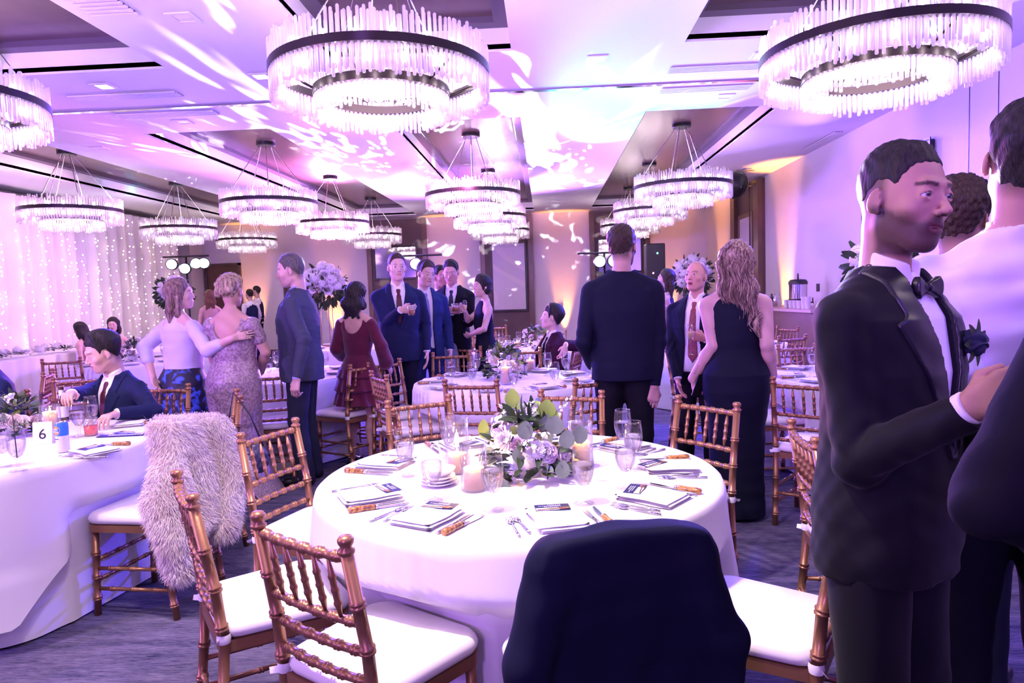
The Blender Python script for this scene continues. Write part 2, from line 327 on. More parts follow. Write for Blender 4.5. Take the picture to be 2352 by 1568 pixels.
# ceiling fittings
DL=emis('downlight_lens',(1,.85,.95),7)
k=0
for u,v,on in [(240,198,1),(600,175,1),(1372,135,1),(1750,127,1),(420,40,0),(420,280,0),(120,295,0),(1665,221,0),(230,340,0),(700,190,0)]:
    q=at(u,v,z=ZC); f=thing('downlight',['unlit square recessed downlight in the white ceiling','lit square recessed downlight in the white ceiling'][on],'ceiling light',(q.x,q.y,ZC),0,'recessed downlights, '+('lit' if on else 'unlit'))
    MB().box(-.09,-.09,-.008,.09,-.06,.0).box(-.09,.06,-.008,.09,.09,0).box(-.09,-.06,-.008,-.06,.06,0).box(.06,-.06,-.008,.09,.06,0).build('trim_ring','ceiling',f,False)
    box('lens',DL if on else 'paper',-.06,-.06,-.004,.06,.06,0,f)
for (a,b_,n) in [((510,680),(1230,640),'linear slot vent before the ceiling track above the left tables'),((840,805),(1480,765),'linear slot vent beyond the ceiling track above the left tables')]:
    p0=at(a[0]/3,a[1]/3,z=ZC); p1=at(b_[0]/3,b_[1]/3,z=ZC); f=thing('ceiling_vent','long '+n,'vent',((p0.x+p1.x)/2,(p0.y+p1.y)/2,ZC)); w=abs(p1.x-p0.x)/2
    mm=MB()
    for i in range(5): mm.box(-w,-.09+i*.04,-.012,w,-.07+i*.04,0)
    mm.build('slats','ceiling',f,False); box('backing','black',-w,-.09,-.002,w,.09,.0,f)
for u,v in [(1650,155),(1620,203)]:
    p0=at(u,v,z=ZC); f=thing('ceiling_vent','pale linear slot vent '+('before' if v<180 else 'beyond')+' the ceiling track left of the right big chandelier','vent',(p0.x,p0.y,ZC))
    mm=MB(); [mm.box(-.45,-.09+i*.04,-.012,.45,-.07+i*.04,0) for i in range(5)]; mm.build('slats','ceiling',f,False); box('backing','black',-.45,-.09,-.002,.45,.09,0,f)
for u,v,lab in [(1888,322,'nearer'),(1700,398,'farther')]:
    q=at(u,v,z=ZC); f=thing('ceiling_vent',f'narrow dark slot vent by the right wall, the {lab} of the two','vent',(q.x,q.y,ZC)); mm=MB(); [mm.box(-.05+i*.035,-.55,-.012,-.03+i*.035,.55,0) for i in range(3)]; mm.build('slats','ceiling',f,False); box('backing','black',-.06,-.56,-.002,.06,.56,0,f)
q=at(228,8,z=ZC); f=thing('ceiling_vent','striped square vent at the top left edge of the ceiling','vent',(q.x,q.y,ZC)); mm=MB(); [mm.box(-.16,-.15+i*.06,-.015,.16,-.12+i*.06,0) for i in range(6)]; mm.build('slats','ceiling',f,False); box('backing','black',-.16,-.15,-.002,.16,.18,0,f)
# ---------------------------------------------------------------- chandeliers
def chandelier(label,loc,detail,group,seed=1):
    rnd=random.Random(seed); t=thing('chandelier',label,'chandelier',(loc[0],loc[1],0),rnd.random(),group)
    MB().lathe([(0,0),(.13,0),(.13,-.045),(.12,-.055),(0,-.055)],24,(0,0,ZR)).build('canopy','black',t,'auto')
    Z1,Z2,RO,RI=2.86,2.74,.650,.395; N=6
    for k in range(6):
        mc=MB(); w=2*PI*k/6; R=RO if k%2==0 else RI; z=Z1 if k%2==0 else Z2
        mc.tube([(.08*math.cos(w),.08*math.sin(w),ZR-.05),(R*.62*math.cos(w),R*.62*math.sin(w),z+.38),(R*math.cos(w),R*math.sin(w),z)],.006,5,False)
        mc.build('suspension_cable','steel',t)
    def ring(R,z,nm): MB().lathe([(R-.027,z-.024),(R+.027,z-.024),(R+.027,z+.024),(R-.027,z+.024)],72,closed=True).build(nm,'band',t,'auto')
    ring(RO,Z1,'outer_ring'); ring(RI,Z2,'inner_ring')
    for k in range(6):
        w=2*PI*(k+.5)/6; c,s_=math.cos(w),math.sin(w); MB().tube([(RI*c,RI*s_,Z2),(RO*c,RO*s_,Z1)],.008,5,False).build('cross_strut','band',t)
    def rods(R,z,n,up,dn,nm,cnt):
        stuff=MB(); done=0; sides=8 if detail>1 else 5
        order=sorted(range(n),key=lambda k:abs(((k/n*2*PI+t.rotation_euler.z-(-PI/2))+PI)%(2*PI)-PI))
        for row,(dr,off) in enumerate([(-.012,0),(.014,.5)]):
            for k in order:
                w=2*PI*(k+off)/n; x,y=(R+dr)*math.cos(w),(R+dr)*math.sin(w); a=z-dn*(.78+.22*rnd.random()); b=z+up*(.62+.38*rnd.random()); r=.0095
                tgt=stuff
                if detail>1 and done<cnt: tgt=MB()
                tgt.tube([(x,y,a-.004),(x,y,a),(x,y,b-.004),(x,y,b),(x,y,b+.003)],[r*.55,r,r,r*.7,r*.3],sides)
                if tgt is not stuff: tgt.build('glass_rod','rod',t); done+=1
        o=stuff.build(nm,'rod',t)
        if detail>1: o['kind']='stuff'
    rods(RO,Z1,118,.175,.19,'outer_rods',60); rods(RI,Z2,76,.07,.165,'inner_rods',40)
    bm=MB()
    for k in range(20):
        w=2*PI*k/20; bm.ball(((RO-.045)*math.cos(w),(RO-.045)*math.sin(w),Z1+.05),(.016,.016,.03),6,5); bm.ball(((RO-.045)*math.cos(w+.1),(RO-.045)*math.sin(w+.1),Z1-.08),(.016,.016,.03),6,5)
    for k in range(12):
        w=2*PI*k/12; bm.ball(((RI-.045)*math.cos(w),(RI-.045)*math.sin(w),Z2-.08),(.016,.016,.03),6,5)
    o=bm.build('bulbs','bulb',t); o['kind']='stuff'
    light('chandelier_glow','POINT',(loc[0],loc[1],2.80),13 if detail<2 else 26,WARM,.28).parent=None
    return t
CL=[('large glass-rod chandelier hanging left of the ceiling centre over the near tables',(-.98,4.40),2),
 ('large glass-rod chandelier cut by the top right corner beside the right wall',(2.06,4.45),2),
 ('glass-rod chandelier half cut off by the left edge of the picture',(-4.02,4.5),1)]
for i,(l,p,d) in enumerate(CL): chandelier(l,p,d,'ring chandeliers',i+2)
cols=['beside the fairy-light curtain','second row from the fairy-light curtain','middle row in front of the tall artwork','right row by the alcove']
deps=['nearest of its row','middle of its row','farthest of its row']
proto=None
for i,x in enumerate(CHX):
    for j,y in enumerate(CHY[1:]):
        lab='small-looking ring chandelier '+cols[i]+', '+deps[j]
        if proto is None: proto=chandelier(lab,(x,y),0,'ring chandeliers',9)
        else:
            dup(proto,(x,y,0),random.Random(i*7+j).random()*6,lab)
            light('chandelier_glow','POINT',(x,y,2.80),13,WARM,.28)
# ---------------------------------------------------------------- fairy-light drape
dr=thing('pipe_and_drape','tall sheer white drape along the left wall behind the fairy lights','curtain',(-8.75,0,0))
m=MB(); ny=520; y0,y1=5.0,16.3; pts=[]
for i in range(ny+1):
    y=y0+(y1-y0)*i/ny; a=.045*math.sin(y*21+1.3*math.sin(y*2.1))+.03*math.sin(y*9.7); pts.append((a,y))
m.add([(a*(.6 if z>3 else 1),y,z) for z in (0.01,1.2,2.6,3.36) for a,y in pts],[(j*(ny+1)+i,j*(ny+1)+i+1,(j+1)*(ny+1)+i+1,(j+1)*(ny+1)+i) for j in range(3) for i in range(ny)])
m.build('drape_cloth','drape',dr)
MB().tube([(0,y0,3.38),(0,y1,3.38)],.02).build('drape_rail','black',dr)
fl=thing('fairy_light_curtain','curtain of warm fairy lights hanging in front of the white drape','string lights',(-8.62,0,0))
rnd=random.Random(5); w=MB(); rest=MB(); nb=0; cand=[]
for s_ in range(46):
    y=5.4+s_*.236+rnd.uniform(-.10,.10); x=rnd.uniform(-.03,.05); w.tube([(x,y,3.3),(x,y,.5)],.0012,3,False)
    z=3.25-rnd.random()*.1
    while z>.6:
        cand.append((x+rnd.uniform(-.015,.015),y+rnd.uniform(-.05,.05),z)); z-=rnd.choice((.07,.12,.16,.26))
cand.sort(key=lambda c:c[1])
for i,c in enumerate(cand):
    if i<100:
        b=MB().ball((0,0,0),.0115,6,4).build('bulb','fairy',fl) if i==0 else b0.copy()
        if i==0: b0=b
        else: COL.objects.link(b); b.parent=fl
        b.location=c
    else: rest.ball(c,.0115,6,4)
rest.build('bulbs','fairy',fl)['kind']='stuff'; w.build('wire',mat('clear_wire',(.8,.75,.78),.5),fl)
# ---------------------------------------------------------------- chiavari chair (faces local +Y, origin on the floor under the seat centre)
def bamboo(pts,r,rings,taper=1,n=10,finial=False):
    """turned stick along a polyline with raised double rings at the given fractions"""
    P=[Vector(p) for p in pts]; L=[0]
    for a,b in zip(P,P[1:]): L.append(L[-1]+(b-a).length)
    T=L[-1]
    def pos(t):
        t=max(0,min(T,t))
        for i in range(len(P)-1):
            if t<=L[i+1] or i==len(P)-2: return P[i].lerp(P[i+1],(t-L[i])/(L[i+1]-L[i]))
    st=[]
    for t in L: st.append((t,1))
    for q in rings:
        c=q*T
        for d,k in ((-.0105,1),(-.008,1.28),(-.0035,1.28),(-.0015,1.05),(.0015,1.05),(.0035,1.28),(.008,1.28),(.0105,1)): st.append((c+d,k))
    st=sorted(s for s in st if 0<=s[0]<=T)
    m=MB(); m.tube([pos(t) for t,k in st],[r*k*(1+(taper-1)*t/T) for t,k in st],n)
    return m
def make_chair(label,loc,rz,group=None):
    t=thing('chiavari_chair',label,'chair',loc,rz,group); g='gold'
    for s in (-1,1):
        pts=[(s*.175,-.235,0),(s*.182,-.20,.30),(s*.185,-.19,.44),(s*.185,-.205,.62),(s*.178,-.25,.885)]
        m=bamboo(pts,.0165,[.08,.20,.33,.56,.70,.84],n=12)
        m.lathe([(.0165,-.01),(.0215,-.004),(.0215,.002),(.013,.009),(.0195,.02),(.0205,.028),(.015,.036),(0,.038)],12,(s*.178,-.25,.885)); m.build('leg',g,t)
        bamboo([(s*.19,.19,0),(s*.185,.175,.42)],.0165,[.2,.45,.72],n=12).build('leg',g,t)
    def rail(z,y,nm,r=.0115): bamboo([(-.178,y,z),(-.06,y-.012,z),(.06,y-.012,z),(.178,y,z)],r,[.1,.26,.42,.58,.74,.9],n=8).build(nm,g,t)
    rail(.865,-.247,'top_rail',.0125); rail(.69,-.217,'back_rail'); rail(.61,-.204,'back_rail'); rail(.53,-.197,'back_rail')
    for k in range(5):
        x=-.118+k*.059; a=Vector((x,-.258,.86)); b=Vector((x,-.227,.695)); m=MB()
        ts=[0,.28,.30,.34,.36,.5,.52,.56,.58,.72,.74,.78,.80,1]; rs=[.0042,.0085,.0105,.0105,.0085,.0085,.0105,.0105,.0085,.0085,.0105,.0105,.0085,.0042]
        m.tube([a.lerp(b,q) for q in ts],rs,8); m.build('spindle',g,t)
    # seat frame: rounded trapezoid ring
    def outline(w0,w1,y0,y1,r,n=5):
        P=[]; 
        for (cx,cy,a0) in ((w1-r,y1-r,0),(-w1+r,y1-r,PI/2),(-w0+r,y0+r,PI),(w0-r,y0+r,PI*1.5)):
            for i in range(n+1): a=a0+PI/2*i/n; P.append((cx+r*math.cos(a),cy+r*math.sin(a)))
        return P
    o1=outline(.19,.215,-.205,.205,.045); o2=outline(.15,.175,-.165,.165,.03); n=len(o1)
    v=[(x,y,z) for P,z in ((o1,.415),(o1,.45),(o2,.45),(o2,.415)) for x,y in P]
    MB().add(v,[(j*n+i,j*n+(i+1)%n,((j+1)%4)*n+(i+1)%n,((j+1)%4)*n+i) for j in range(4) for i in range(n)]).build('seat_frame',g,t,'auto')
    for y,z in ((.178,.27),(.182,.17)): bamboo([(-.187,y,z),(.187,y,z)],.0095,[.15,.38,.62,.85],n=8).build('stretcher',g,t)
    bamboo([(-.18,-.215,.2),(.18,-.215,.2)],.0095,[.15,.38,.62,.85],n=8).build('stretcher',g,t)
    for s in (-1,1):
        for z in (.13,.23): bamboo([(s*.18,-.215,z+.01),(s*.187,.18,z)],.0095,[.2,.5,.8],n=8).build('stretcher',g,t)
    # cushion
    lay=[(.94,.452),(1.0,.458),(1.02,.468),(1.03,.476),(1.015,.487),(.985,.497),(.93,.503),(.6,.507),(.2,.508)]
    o3=outline(.195,.215,-.195,.212,.07,6); n=len(o3); v=[(x*k,y*k,z) for k,z in lay for x,y in o3]+[(0,0,.508)]
    f=[(j*n+i,j*n+(i+1)%n,(j+1)*n+(i+1)%n,(j+1)*n+i) for j in range(len(lay)-1) for i in range(n)]+[((len(lay)-1)*n+i,(len(lay)-1)*n+(i+1)%n,len(v)-1) for i in range(n)]
    c=MB().add(v,f).build('cushion','cushion',t)
    for s in (-1,1):
        m=MB(); m.lathe([(.0195,-.014),(.022,0),(.0195,.014)],12,(s*.184,-.19,.462)); m.add([(s*.16,-.185,.45),(s*.205,-.225,.448),(s*.215,-.22,.462),(s*.16,-.175,.474)],[(0,1,2,3)]); m.build('tie','tape',c)
    return t
T1=(-.125,2.70); T2=(-2.9,3.45); T3=(-.33,5.6); T4=(-.2,8.5); T5=(-5.2,8.45); T6=(-2.55,6.5); T7=(2.45,5.35); T8=(-2.7,9.9); T10=(2.15,8.6)
CH0=None; CHL=[]
def chair(mid,facing,label,group='gold chiavari chairs'):
    """mid = point on the floor under the middle of the back's top; facing = direction the sitter looks"""
    global CH0
    f=Vector((facing[0],facing[1],0)).normalized(); c=Vector((mid[0],mid[1],0))+f*.25; rz=math.atan2(f.y,f.x)-PI/2; CHL.append((c.x,c.y,f.x,f.y))
    if CH0 is None: CH0=make_chair(label,c,rz,group); return CH0
    return dup(CH0,c,rz,label,group)
def posts(a,b,label,flip=False,**k):
    a=Vector(a);b=Vector(b); d=b-a; f=Vector((-d.y,d.x)); f=-f if flip else f
    return chair((a+b)/2,f,label,**k)
def tow(mid,c,label,twist=0,**k):
    f=Vector((c[0]-mid[0],c[1]-mid[1])); f.rotate(Matrix.Rotation(twist,2)); return chair(mid,f,label,**k)
posts((-.79,1.79),(-.49,1.59),'chiavari chair at the bottom edge, nearest of the left ones, back to the viewer')
posts((-1.26,2.25),(-1.07,1.98),'chiavari chair seen sideways between the fur-draped chair and the nearest front chair')
posts((-1.32,2.89),(-1.21,3.21),'chiavari chair on the left rim of the near table, behind the sideways chair',flip=True)
tow((.16,1.55),T1,'chiavari chair hidden under the navy suit jacket at the near table')
tow((.84,1.94),T1,'chiavari chair on the near right, ball finial in front of the tuxedo',.12)
posts((1.01,2.92),(.97,2.53),'chiavari chair on the right rim of the front table, half behind the tuxedo',flip=False)
posts((.68,3.61),(.90,3.34),'chiavari chair standing before the hem of the long black dress',flip=True)
posts((-.04,3.96),(.30,3.85),'chiavari chair on the far side of the front table, right of the flowers',flip=True)
posts((-.86,3.69),(-.57,3.86),'chiavari chair on the far left side of the front table, facing it',flip=True)
for c in D.objects:
    pass
posts((-.68,4.54),(-.33,4.47),'dark-looking chiavari chair, back to the viewer, left front of the second table')
tow((.33,4.49),T3,'chiavari chair between the second table and the legs of the suited man seen from behind')
posts((-1.34,5.19),(-1.15,4.88),'chiavari chair left of the second table, nearer of the pair by the burgundy dress')
tow((-1.43,6.0),T3,'chiavari chair the woman in burgundy touches, left of the second table',-.3)
posts((-1.09,6.64),(-.76,6.68),'chiavari chair on the far left side of the second table, below the grey-blue jacket',flip=True)
tow((-.24,6.88),T3,'chiavari chair on the far side of the second table, behind its flowers',)
tow((.32,7.05),(-.5,7.3),'chiavari chair the seated young man in burgundy leans his arm on')
tow((-1.42,7.85),T4,'chiavari chair of the seated man in grey-blue, beside the standing navy suits',.35)
tow((-.85,7.35),T4,'chiavari chair on the near left of the third table, behind the seated grey-blue jacket')
tow((-.85,9.5),T4,'chiavari chair whose back the woman in the halter dress holds')
tow((.1,9.75),T4,'chiavari chair on the far side of the third table, under the tall artwork')
tow((-.85,11.6),(-.85,10),'lone distant chiavari chair in front of the brown panel, far beyond the third table')
tow((-1.73,3.25),T2,'chiavari chair draped with the cream faux-fur coat at the left table')
posts((-2.0,4.34),(-1.84,4.03),'chiavari chair with a dark purse hung on its post, behind the fur coat',flip=True)
tow((-2.68,4.72),T2,'chiavari chair of the young man seated at the left table')
tow((-3.75,4.5),T2,'chiavari chair of the person cut off by the left edge')
posts((-5.47,7.24),(-5.15,7.39),'chiavari chair in full view left of the seated young man, back to the viewer')
tow((-4.45,5.95),(-5.2,5.6),'chiavari chair half cut off behind the navy shoulder at the left edge')
tow((-3.8,5.43),(-3.2,4.6),'chiavari chair glimpsed between the bottle and the seated young man')
tow((-4.1,9.15),T5,'chiavari chair right of the seated young man\'s head, on the far side of its table')
tow((-4.1,7.7),T5,'chiavari chair behind the white-sleeved elbow of the woman in lavender')
tow((-2.2,5.28),T6,'chiavari chair, back to the viewer, between the sequin gown and the grey suit')
tow((-1.55,5.85),T6,'chiavari chair with its cushion beside the knees of the grey suit, nearer one')
tow((-1.45,6.75),T6,'chiavari chair beyond the grey suit, farther one with a crooked tie')
tow((1.50,4.12),(2.2,5.0),'dark chiavari chair between the black dress and the tuxedo, back to the viewer')
tow((1.42,5.2),T7,'chiavari chair just right of the black dress, facing the right-hand table')
tow((2.28,6.42),T7,'chiavari chair on the far side of the right-hand table, under the water goblets')
tow((3.1,9.05),(2.1,8.6),'distant chiavari chair in front of the bar counter')
tow((2.62,7.5),T10,'distant chiavari chair before the tuxedoed man\'s elbow, nearer than the bar')
tow((1.15,6.6),(1.9,6.4),'chiavari chair glimpsed between the dark suit and the bald man')
# ---------------------------------------------------------------- tables and cloths
M['overlay']=mat('satin_linen',(.88,.86,.87),.7,spec=.3,bump=(700,.08))
M['overlay'].node_tree.nodes['Principled BSDF'].inputs['Specular IOR Level'].default_value=.3
def table(c,label,clothlabel,overlabel=None,corner=0,R=.762,H=.95,seed=0,group=None):
    t=thing('round_table',label,'table',(c[0],c[1],0),0,group)
    MB().lathe([(0,.735),(R-.02,.735),(R-.008,.742),(R-.008,.752),(R-.02,.758),(0,.758)],48).build('tabletop',M['wood'],t,'auto')
    for k in range(4):
        a=PI/4+k*PI/2; MB().tube([(.45*math.cos(a),.45*math.sin(a),.735),(.5*math.cos(a),.5*math.sin(a),0)],.014,6).build('leg','black',t)
    rnd=random.Random(seed); n=180; ph=[rnd.random()*6 for _ in range(6)]
    def fold(a,s,am):
        q=.5+.5*math.sin(a*11+ph[0]+1.1*math.sin(a*3+ph[1])); q2=math.sin(a*23+ph[2]+math.sin(a*5+ph[3]))
        return am*(s*(.85*q*q+.12*q2))*(1.25 if s>.6 else 1.)
    def push(x,y,z,g):
            X=x+c[0]; Y=y+c[1]
            if z<.60:
                for cx_,cy_2,fx,fy in CHL:
                    dx,dy=X-cx_,Y-cy_2; v_=dx*fx+dy*fy; u_=dx*fy-dy*fx
                    if abs(u_)<.34 and -.3<v_<.235+g:
                        t_=min(1,(.60-z)/.10)*min(1,(.34-abs(u_))/.10); k_=(.235+g-v_)*t_; X+=fx*k_; Y+=fy*k_
            return (X-c[0],Y-c[1],z)
    def cloth(nm,z0,hang,mat_,am,steps=16,off=.004,fl=.0):
        v=[(0,0,z0)]; rings=[.25,.5,.75,.9,.97]
        for k in rings: v+=[(R*k*math.cos(2*PI*i/n),R*k*math.sin(2*PI*i/n),z0) for i in range(n)]
        for j in range(steps+1):
            for i in range(n):
                a=2*PI*i/n; h=hang(a)*j/steps; rr=R+off
                if h<.02: r=rr-.012+math.sqrt(max(0,h))*.085; z=z0-h*.6
                else: r=rr+fold(a,min(1,(h-.02)/.7),am)+fl*h; z=z0-h
                v.append(push(r*math.cos(a),r*math.sin(a),z,off))
        f=[(0,1+i,1+(i+1)%n) for i in range(n)]; m=len(rings)+steps+1
        f+=[(1+j*n+i,1+(j+1)*n+i,1+(j+1)*n+(i+1)%n,1+j*n+(i+1)%n) for j in range(m-1) for i in range(n)]
        return MB().add(v,f).build(nm,mat_)
    o=cloth('tablecloth',.762,lambda a:.752,'linen',.050 if overlabel else .062,16,.003,.0 if overlabel else .03); o.location=(c[0],c[1],0); tag(o,clothlabel,'tablecloth')
    if group: o['group']=group+' cloths'
    if overlabel:
        def hang(a):
            b=(a-corner)%(PI/2); b=min(b,PI/2-b); s=H/math.cos(PI/4-b)
            return min(s-R,.66)
        def rr(): pass
        o=cloth('table_overlay',.767,hang,'overlay',.060,20,.022,.09); o.location=(c[0],c[1],0); tag(o,overlabel,'tablecloth')
    return t
table(T1,'round banquet table nearest the viewer under layered white cloths','floor-length white undercloth of the nearest table','square white overlay cloth on the nearest table, a corner hanging in front',-1.80,seed=3)
table(T2,'round banquet table at the left edge with the number six card','floor-length white undercloth of the left table by the fur coat','square white overlay cloth on the left table by the fur coat',-.95,seed=5,H=1.1)
table(T3,'round banquet table directly behind the nearest one','long white cloth of the table directly behind the nearest one',seed=7)
table(T4,'round banquet table between the two seated men in the middle distance','long white cloth of the table between the two seated men',seed=8)
table(T5,'round banquet table beyond the chair at left, below the fairy lights','long white cloth of the table left of the seated young man',seed=9)
table(T6,'round banquet table behind the man in the grey suit','long white cloth of the table behind the man in the grey suit',seed=10)
table(T7,'round banquet table right of the woman in the black dress','long white cloth of the table right of the black dress',seed=11)
table(T8,'round banquet table carrying the tall flowers behind the grey suit','long white cloth of the table with the tall flowers',seed=12)
table(T10,'distant round banquet table in front of the bar','long white cloth of the table in front of the bar',seed=13)
# head table along the drape
ht=thing('banquet_table','long head table with flower garland in front of the fairy lights','table',(-7.75,10.6,0))
box('tabletop','wood',-.38,-2.9,.72,.38,2.9,.755,ht)
m=MB(); n=200; v=[]
for z,am in ((.76,0),(.74,.3),(.4,.7),(.02,1)):
    for i in range(n+1): y=-2.93+5.86*i/n; v.append((.4+am*.03*(1+math.sin(y*24+math.sin(y*5))),y,z))
o=m.add(v,[(j*(n+1)+i,j*(n+1)+i+1,(j+1)*(n+1)+i+1,(j+1)*(n+1)+i) for j in range(3) for i in range(n)]).box(-.4,-2.93,.02,.38,2.93,.762).build('tablecloth','linen'); o.location=(-7.75,10.6,0); tag(o,'white cloth on the long head table before the fairy lights','tablecloth')
# ---------------------------------------------------------------- tableware
TT=.768
def goblet(label,loc,group=None,fill=.62,n=24):
    t=thing('water_goblet',label,'glass',loc,0,group)
    b=[(0,.002),(.034,.002),(.036,.004),(.030,.007),(.012,.012),(.007,.022),(.0085,.032),(.006,.040),(.0085,.050),(.011,.056),(.020,.068),(.031,.088),(.037,.112),(.0385,.132),(.037,.155),(.034,.180),(.0325,.192),(.0335,.193),(.0318,.191)]
    MB().lathe(b,n).build('bowl','glass',t)
    ins=[(0,.060),(.018,.069),(.029,.089),(.0352,.112),(.0368,.132),(.0355,.155)]; top=.060+fill*.13; w=[p for p in ins if p[1]<top]; r=np.interp(top,[p[1] for p in ins],[p[0] for p in ins])
    MB().lathe(w+[(r,top),(r*.97,top-.0005),(0,top-.0005)],n).build('water','water',t); return t
G0=None
def glass(p,label,group=None):
    global G0
    if G0 is None: G0=goblet(label,(p[0],p[1],TT),group); return G0
    return dup(G0,(p[0],p[1],TT),None,label,group)
def candle(label,loc,h=.11,tall=.20,group=None,r=.038,R=.05,lit=1.8):
    t=thing('candle_holder',label,'candle',loc,0,group)
    MB().lathe([(0,.004),(R,.004),(R,tall),(R-.003,tall),(R-.003,.006),(0,.006)],28).build('glass_cylinder','glass',t)
    MB().lathe([(0,.008),(r,.008),(r,h),(r-.006,h-.004),(r-.02,h-.01),(0,h-.012)],24).build('candle_wax','wax',t)
    MB().lathe([(0,0),(.004,.004),(.0055,.012),(.003,.024),(0,.034)],8,(0,0,h-.006)).build('flame','flame',t)
    if lit: light('candle_light','POINT',(loc[0],loc[1],loc[2]+h+.03),lit,(1,.50,.16),.012)
    return t
def napkin(label,c,a,size=(.20,.16),group=None,z=TT):
    t=thing('folded_napkin',label,'napkin',(c[0],c[1],z),a-PI/2,group); w,h=size[1]/2,size[0]/2
    # local +Y = towards the table centre; stack of soft folds with a rolled edge near the guest
    m=MB(); nx,ny=10,14
    for L_,(dx,dy,z0,th) in enumerate([(0,0,0,.007),(.004,-.003,.007,.007),(-.003,.004,.014,.008)]):
        v=[];f=[]
        for s,zz in ((0,0),(1,1)):
            for j in range(ny+1):
                for i in range(nx+1):
                    x=-w+2*w*i/nx; y=-h+2*h*j/ny; e=min(1,min(i,nx-i)/1.0)*min(1,min(j,ny-j)/1.0)
                    v.append((x+dx+.003*math.sin(y*40+L_),y+dy,z0+(th*(.5+.5*e) if s else th*.5*(1-e))+.0015*math.sin(x*50+y*30+L_)*s*e))
        q=(nx+1)*(ny+1)
        for j in range(ny):
            for i in range(nx):
                k=j*(nx+1)+i; f.append((k,k+nx+1,k+nx+2,k+1)); f.append((q+k,q+k+1,q+k+nx+2,q+k+nx+1))
        for j in range(ny): k=j*(nx+1); f+=[(k,q+k,q+k+nx+1,k+nx+1),(k+nx,k+nx+nx+1,q+k+nx+nx+1,q+k+nx)]
        for i in range(nx): k=i; f+=[(k,k+1,q+k+1,q+k)]; k=ny*(nx+1)+i; f+=[(k,q+k,q+k+1,k+1)]
        m.add(v,f)
    m.build('cloth','napkin',t,'auto'); return t
def menu(label,c,a,rot=0,z=TT+.0235,group=None):
    t=thing('menu_card',label,'card',(c[0],c[1],z),a-PI/2+rot,group)
    box('card','card',-.056,-.030,0,.056,.030,.0012,t)
    box('photo_strip','paper',-.020,.006,.0012,.054,.028,.0018,t)
    MB().ball((-.034,.018,.0025),(.020,.010,.002),12,6).tube([(-.03,.018,.003),(.05,.026,.003)],.0018,6).build('tiny_spoon','gold',t)
    m=MB()
    for r_,(y,n_) in enumerate(((-.006,9),(-.013,12),(-.020,7))):
        for k in range(n_):
            x=-.028+k*.0062; m.box(x,y-.0012,.0012,x+.0035+.002*((k*7+r_)%3)/3,y+.0012,.0016)
    m.build('lettering','paper',t,False); return t
def fork(label,p,a,group=None,L=.18):
    """lies along angle a (tines towards a)"""
    t=thing('fork',label,'fork',(p[0],p[1],TT),a-PI/2,group); m=MB()
    m.tube([(0,-L/2,.003),(0,-L/4,.004),(0,L*.1,.005),(0,L*.18,.004)],[.0045,.0045,.0022,.003],8)
    m.ball((0,L*.24,.004),(.0115,.017,.0022),10,6)
    m.build('handle','steel',t); m=MB()
    for k in range(4): x=-.0092+k*.0061; m.tube([(x,L*.27,.004),(x,L*.40,.004),(x,L*.49,.006)],[.0018,.0016,.0008],5)
    m.build('tines','steel',t); return t
def knife(label,p,a,amber=False,group=None,L=.21):
    t=thing('steak_knife' if amber else 'table_knife',label,'knife',(p[0],p[1],TT),a-PI/2,group)
    bl=MB(); v=[]
    for z in (.002,.0045):
        v+=[(-.004,-.01,z),(-.0085,.02,z),(-.0105,.06,z),(-.006,.095,z),(.002,.102,z),(.005,.06,z),(.005,-.01,z)]
    bl.add(v,[tuple(range(7))[::-1],tuple(range(7,14))]+[(i,(i+1)%7,7+(i+1)%7,7+i) for i in range(7)]).build('blade','steel',t,False)
    if amber:
        MB().tube([(0,-.108,.008),(0,-.104,.009),(.001,-.08,.009),(0,-.055,.0085),(-.001,-.03,.008),(0,-.014,.008)],[.008,.0125,.0115,.0095,.0105,.0085],10).build('handle','amber',t)
        MB().tube([(0,-.016,.008),(0,-.004,.007)],[.0095,.007],10).build('bolster','steel',t)
    else: MB().tube([(0,-.105,.004),(0,-.10,.004),(0,-.03,.004),(0,-.008,.004)],[.004,.0065,.0052,.004],8).build('handle','steel',t)
    return t
SET0=None
who=[(-117,'nearest front chair'),(-76,'jacket-draped chair'),(-38,'near right chair by the tuxedo'),(2,'right rim chair'),(40,'chair before the black dress'),(78,'far chair right of the flowers'),(119,'far left chair facing the table'),(163,'left rim chair'),(209,'sideways left chair')]
gl={-117:(-.19,2.23),-76:(.11,2.29),-38:(.27,2.46),2:(.33,2.72),40:(.32,2.99),78:(.12,3.02),119:(-.44,2.98),163:(-.57,2.67),209:(-.41,2.35)}
cx,cy=T1
for k,(dg,w) in enumerate(who):
    a=math.radians(dg); u=Vector((math.cos(a),math.sin(a))); s=Vector((-u.y,u.x)) # s = counter-clockwise; guest faces -u, guest's right = s
    P=lambda r,o:(cx+u.x*r+s.x*o,cy+u.y*r+s.y*o)
    inw=a+PI
    # guest's left is -s
    napkin('folded white napkin at the place of the '+w,P(.60,.0),inw)
    menu('navy menu card at the place of the '+w,P(.53,.0),inw,(.15,-.12,.3,-.9,.1,.2,.25,-.2,.12)[k]+PI)
    fork('outer silver fork at the place of the '+w,P(.615,-.145),inw+.06*(k%3-1)); fork('inner silver fork at the place of the '+w,P(.60,-.118),inw+.10,L=.17)
    knife('plain silver knife at the place of the '+w,P(.60,.112),inw); knife('amber-handled steak knife at the place of the '+w,P(.60,.145),inw-.08+.05*(k%2),True)
    glass(gl[dg],'water goblet belonging to the place of the '+w)
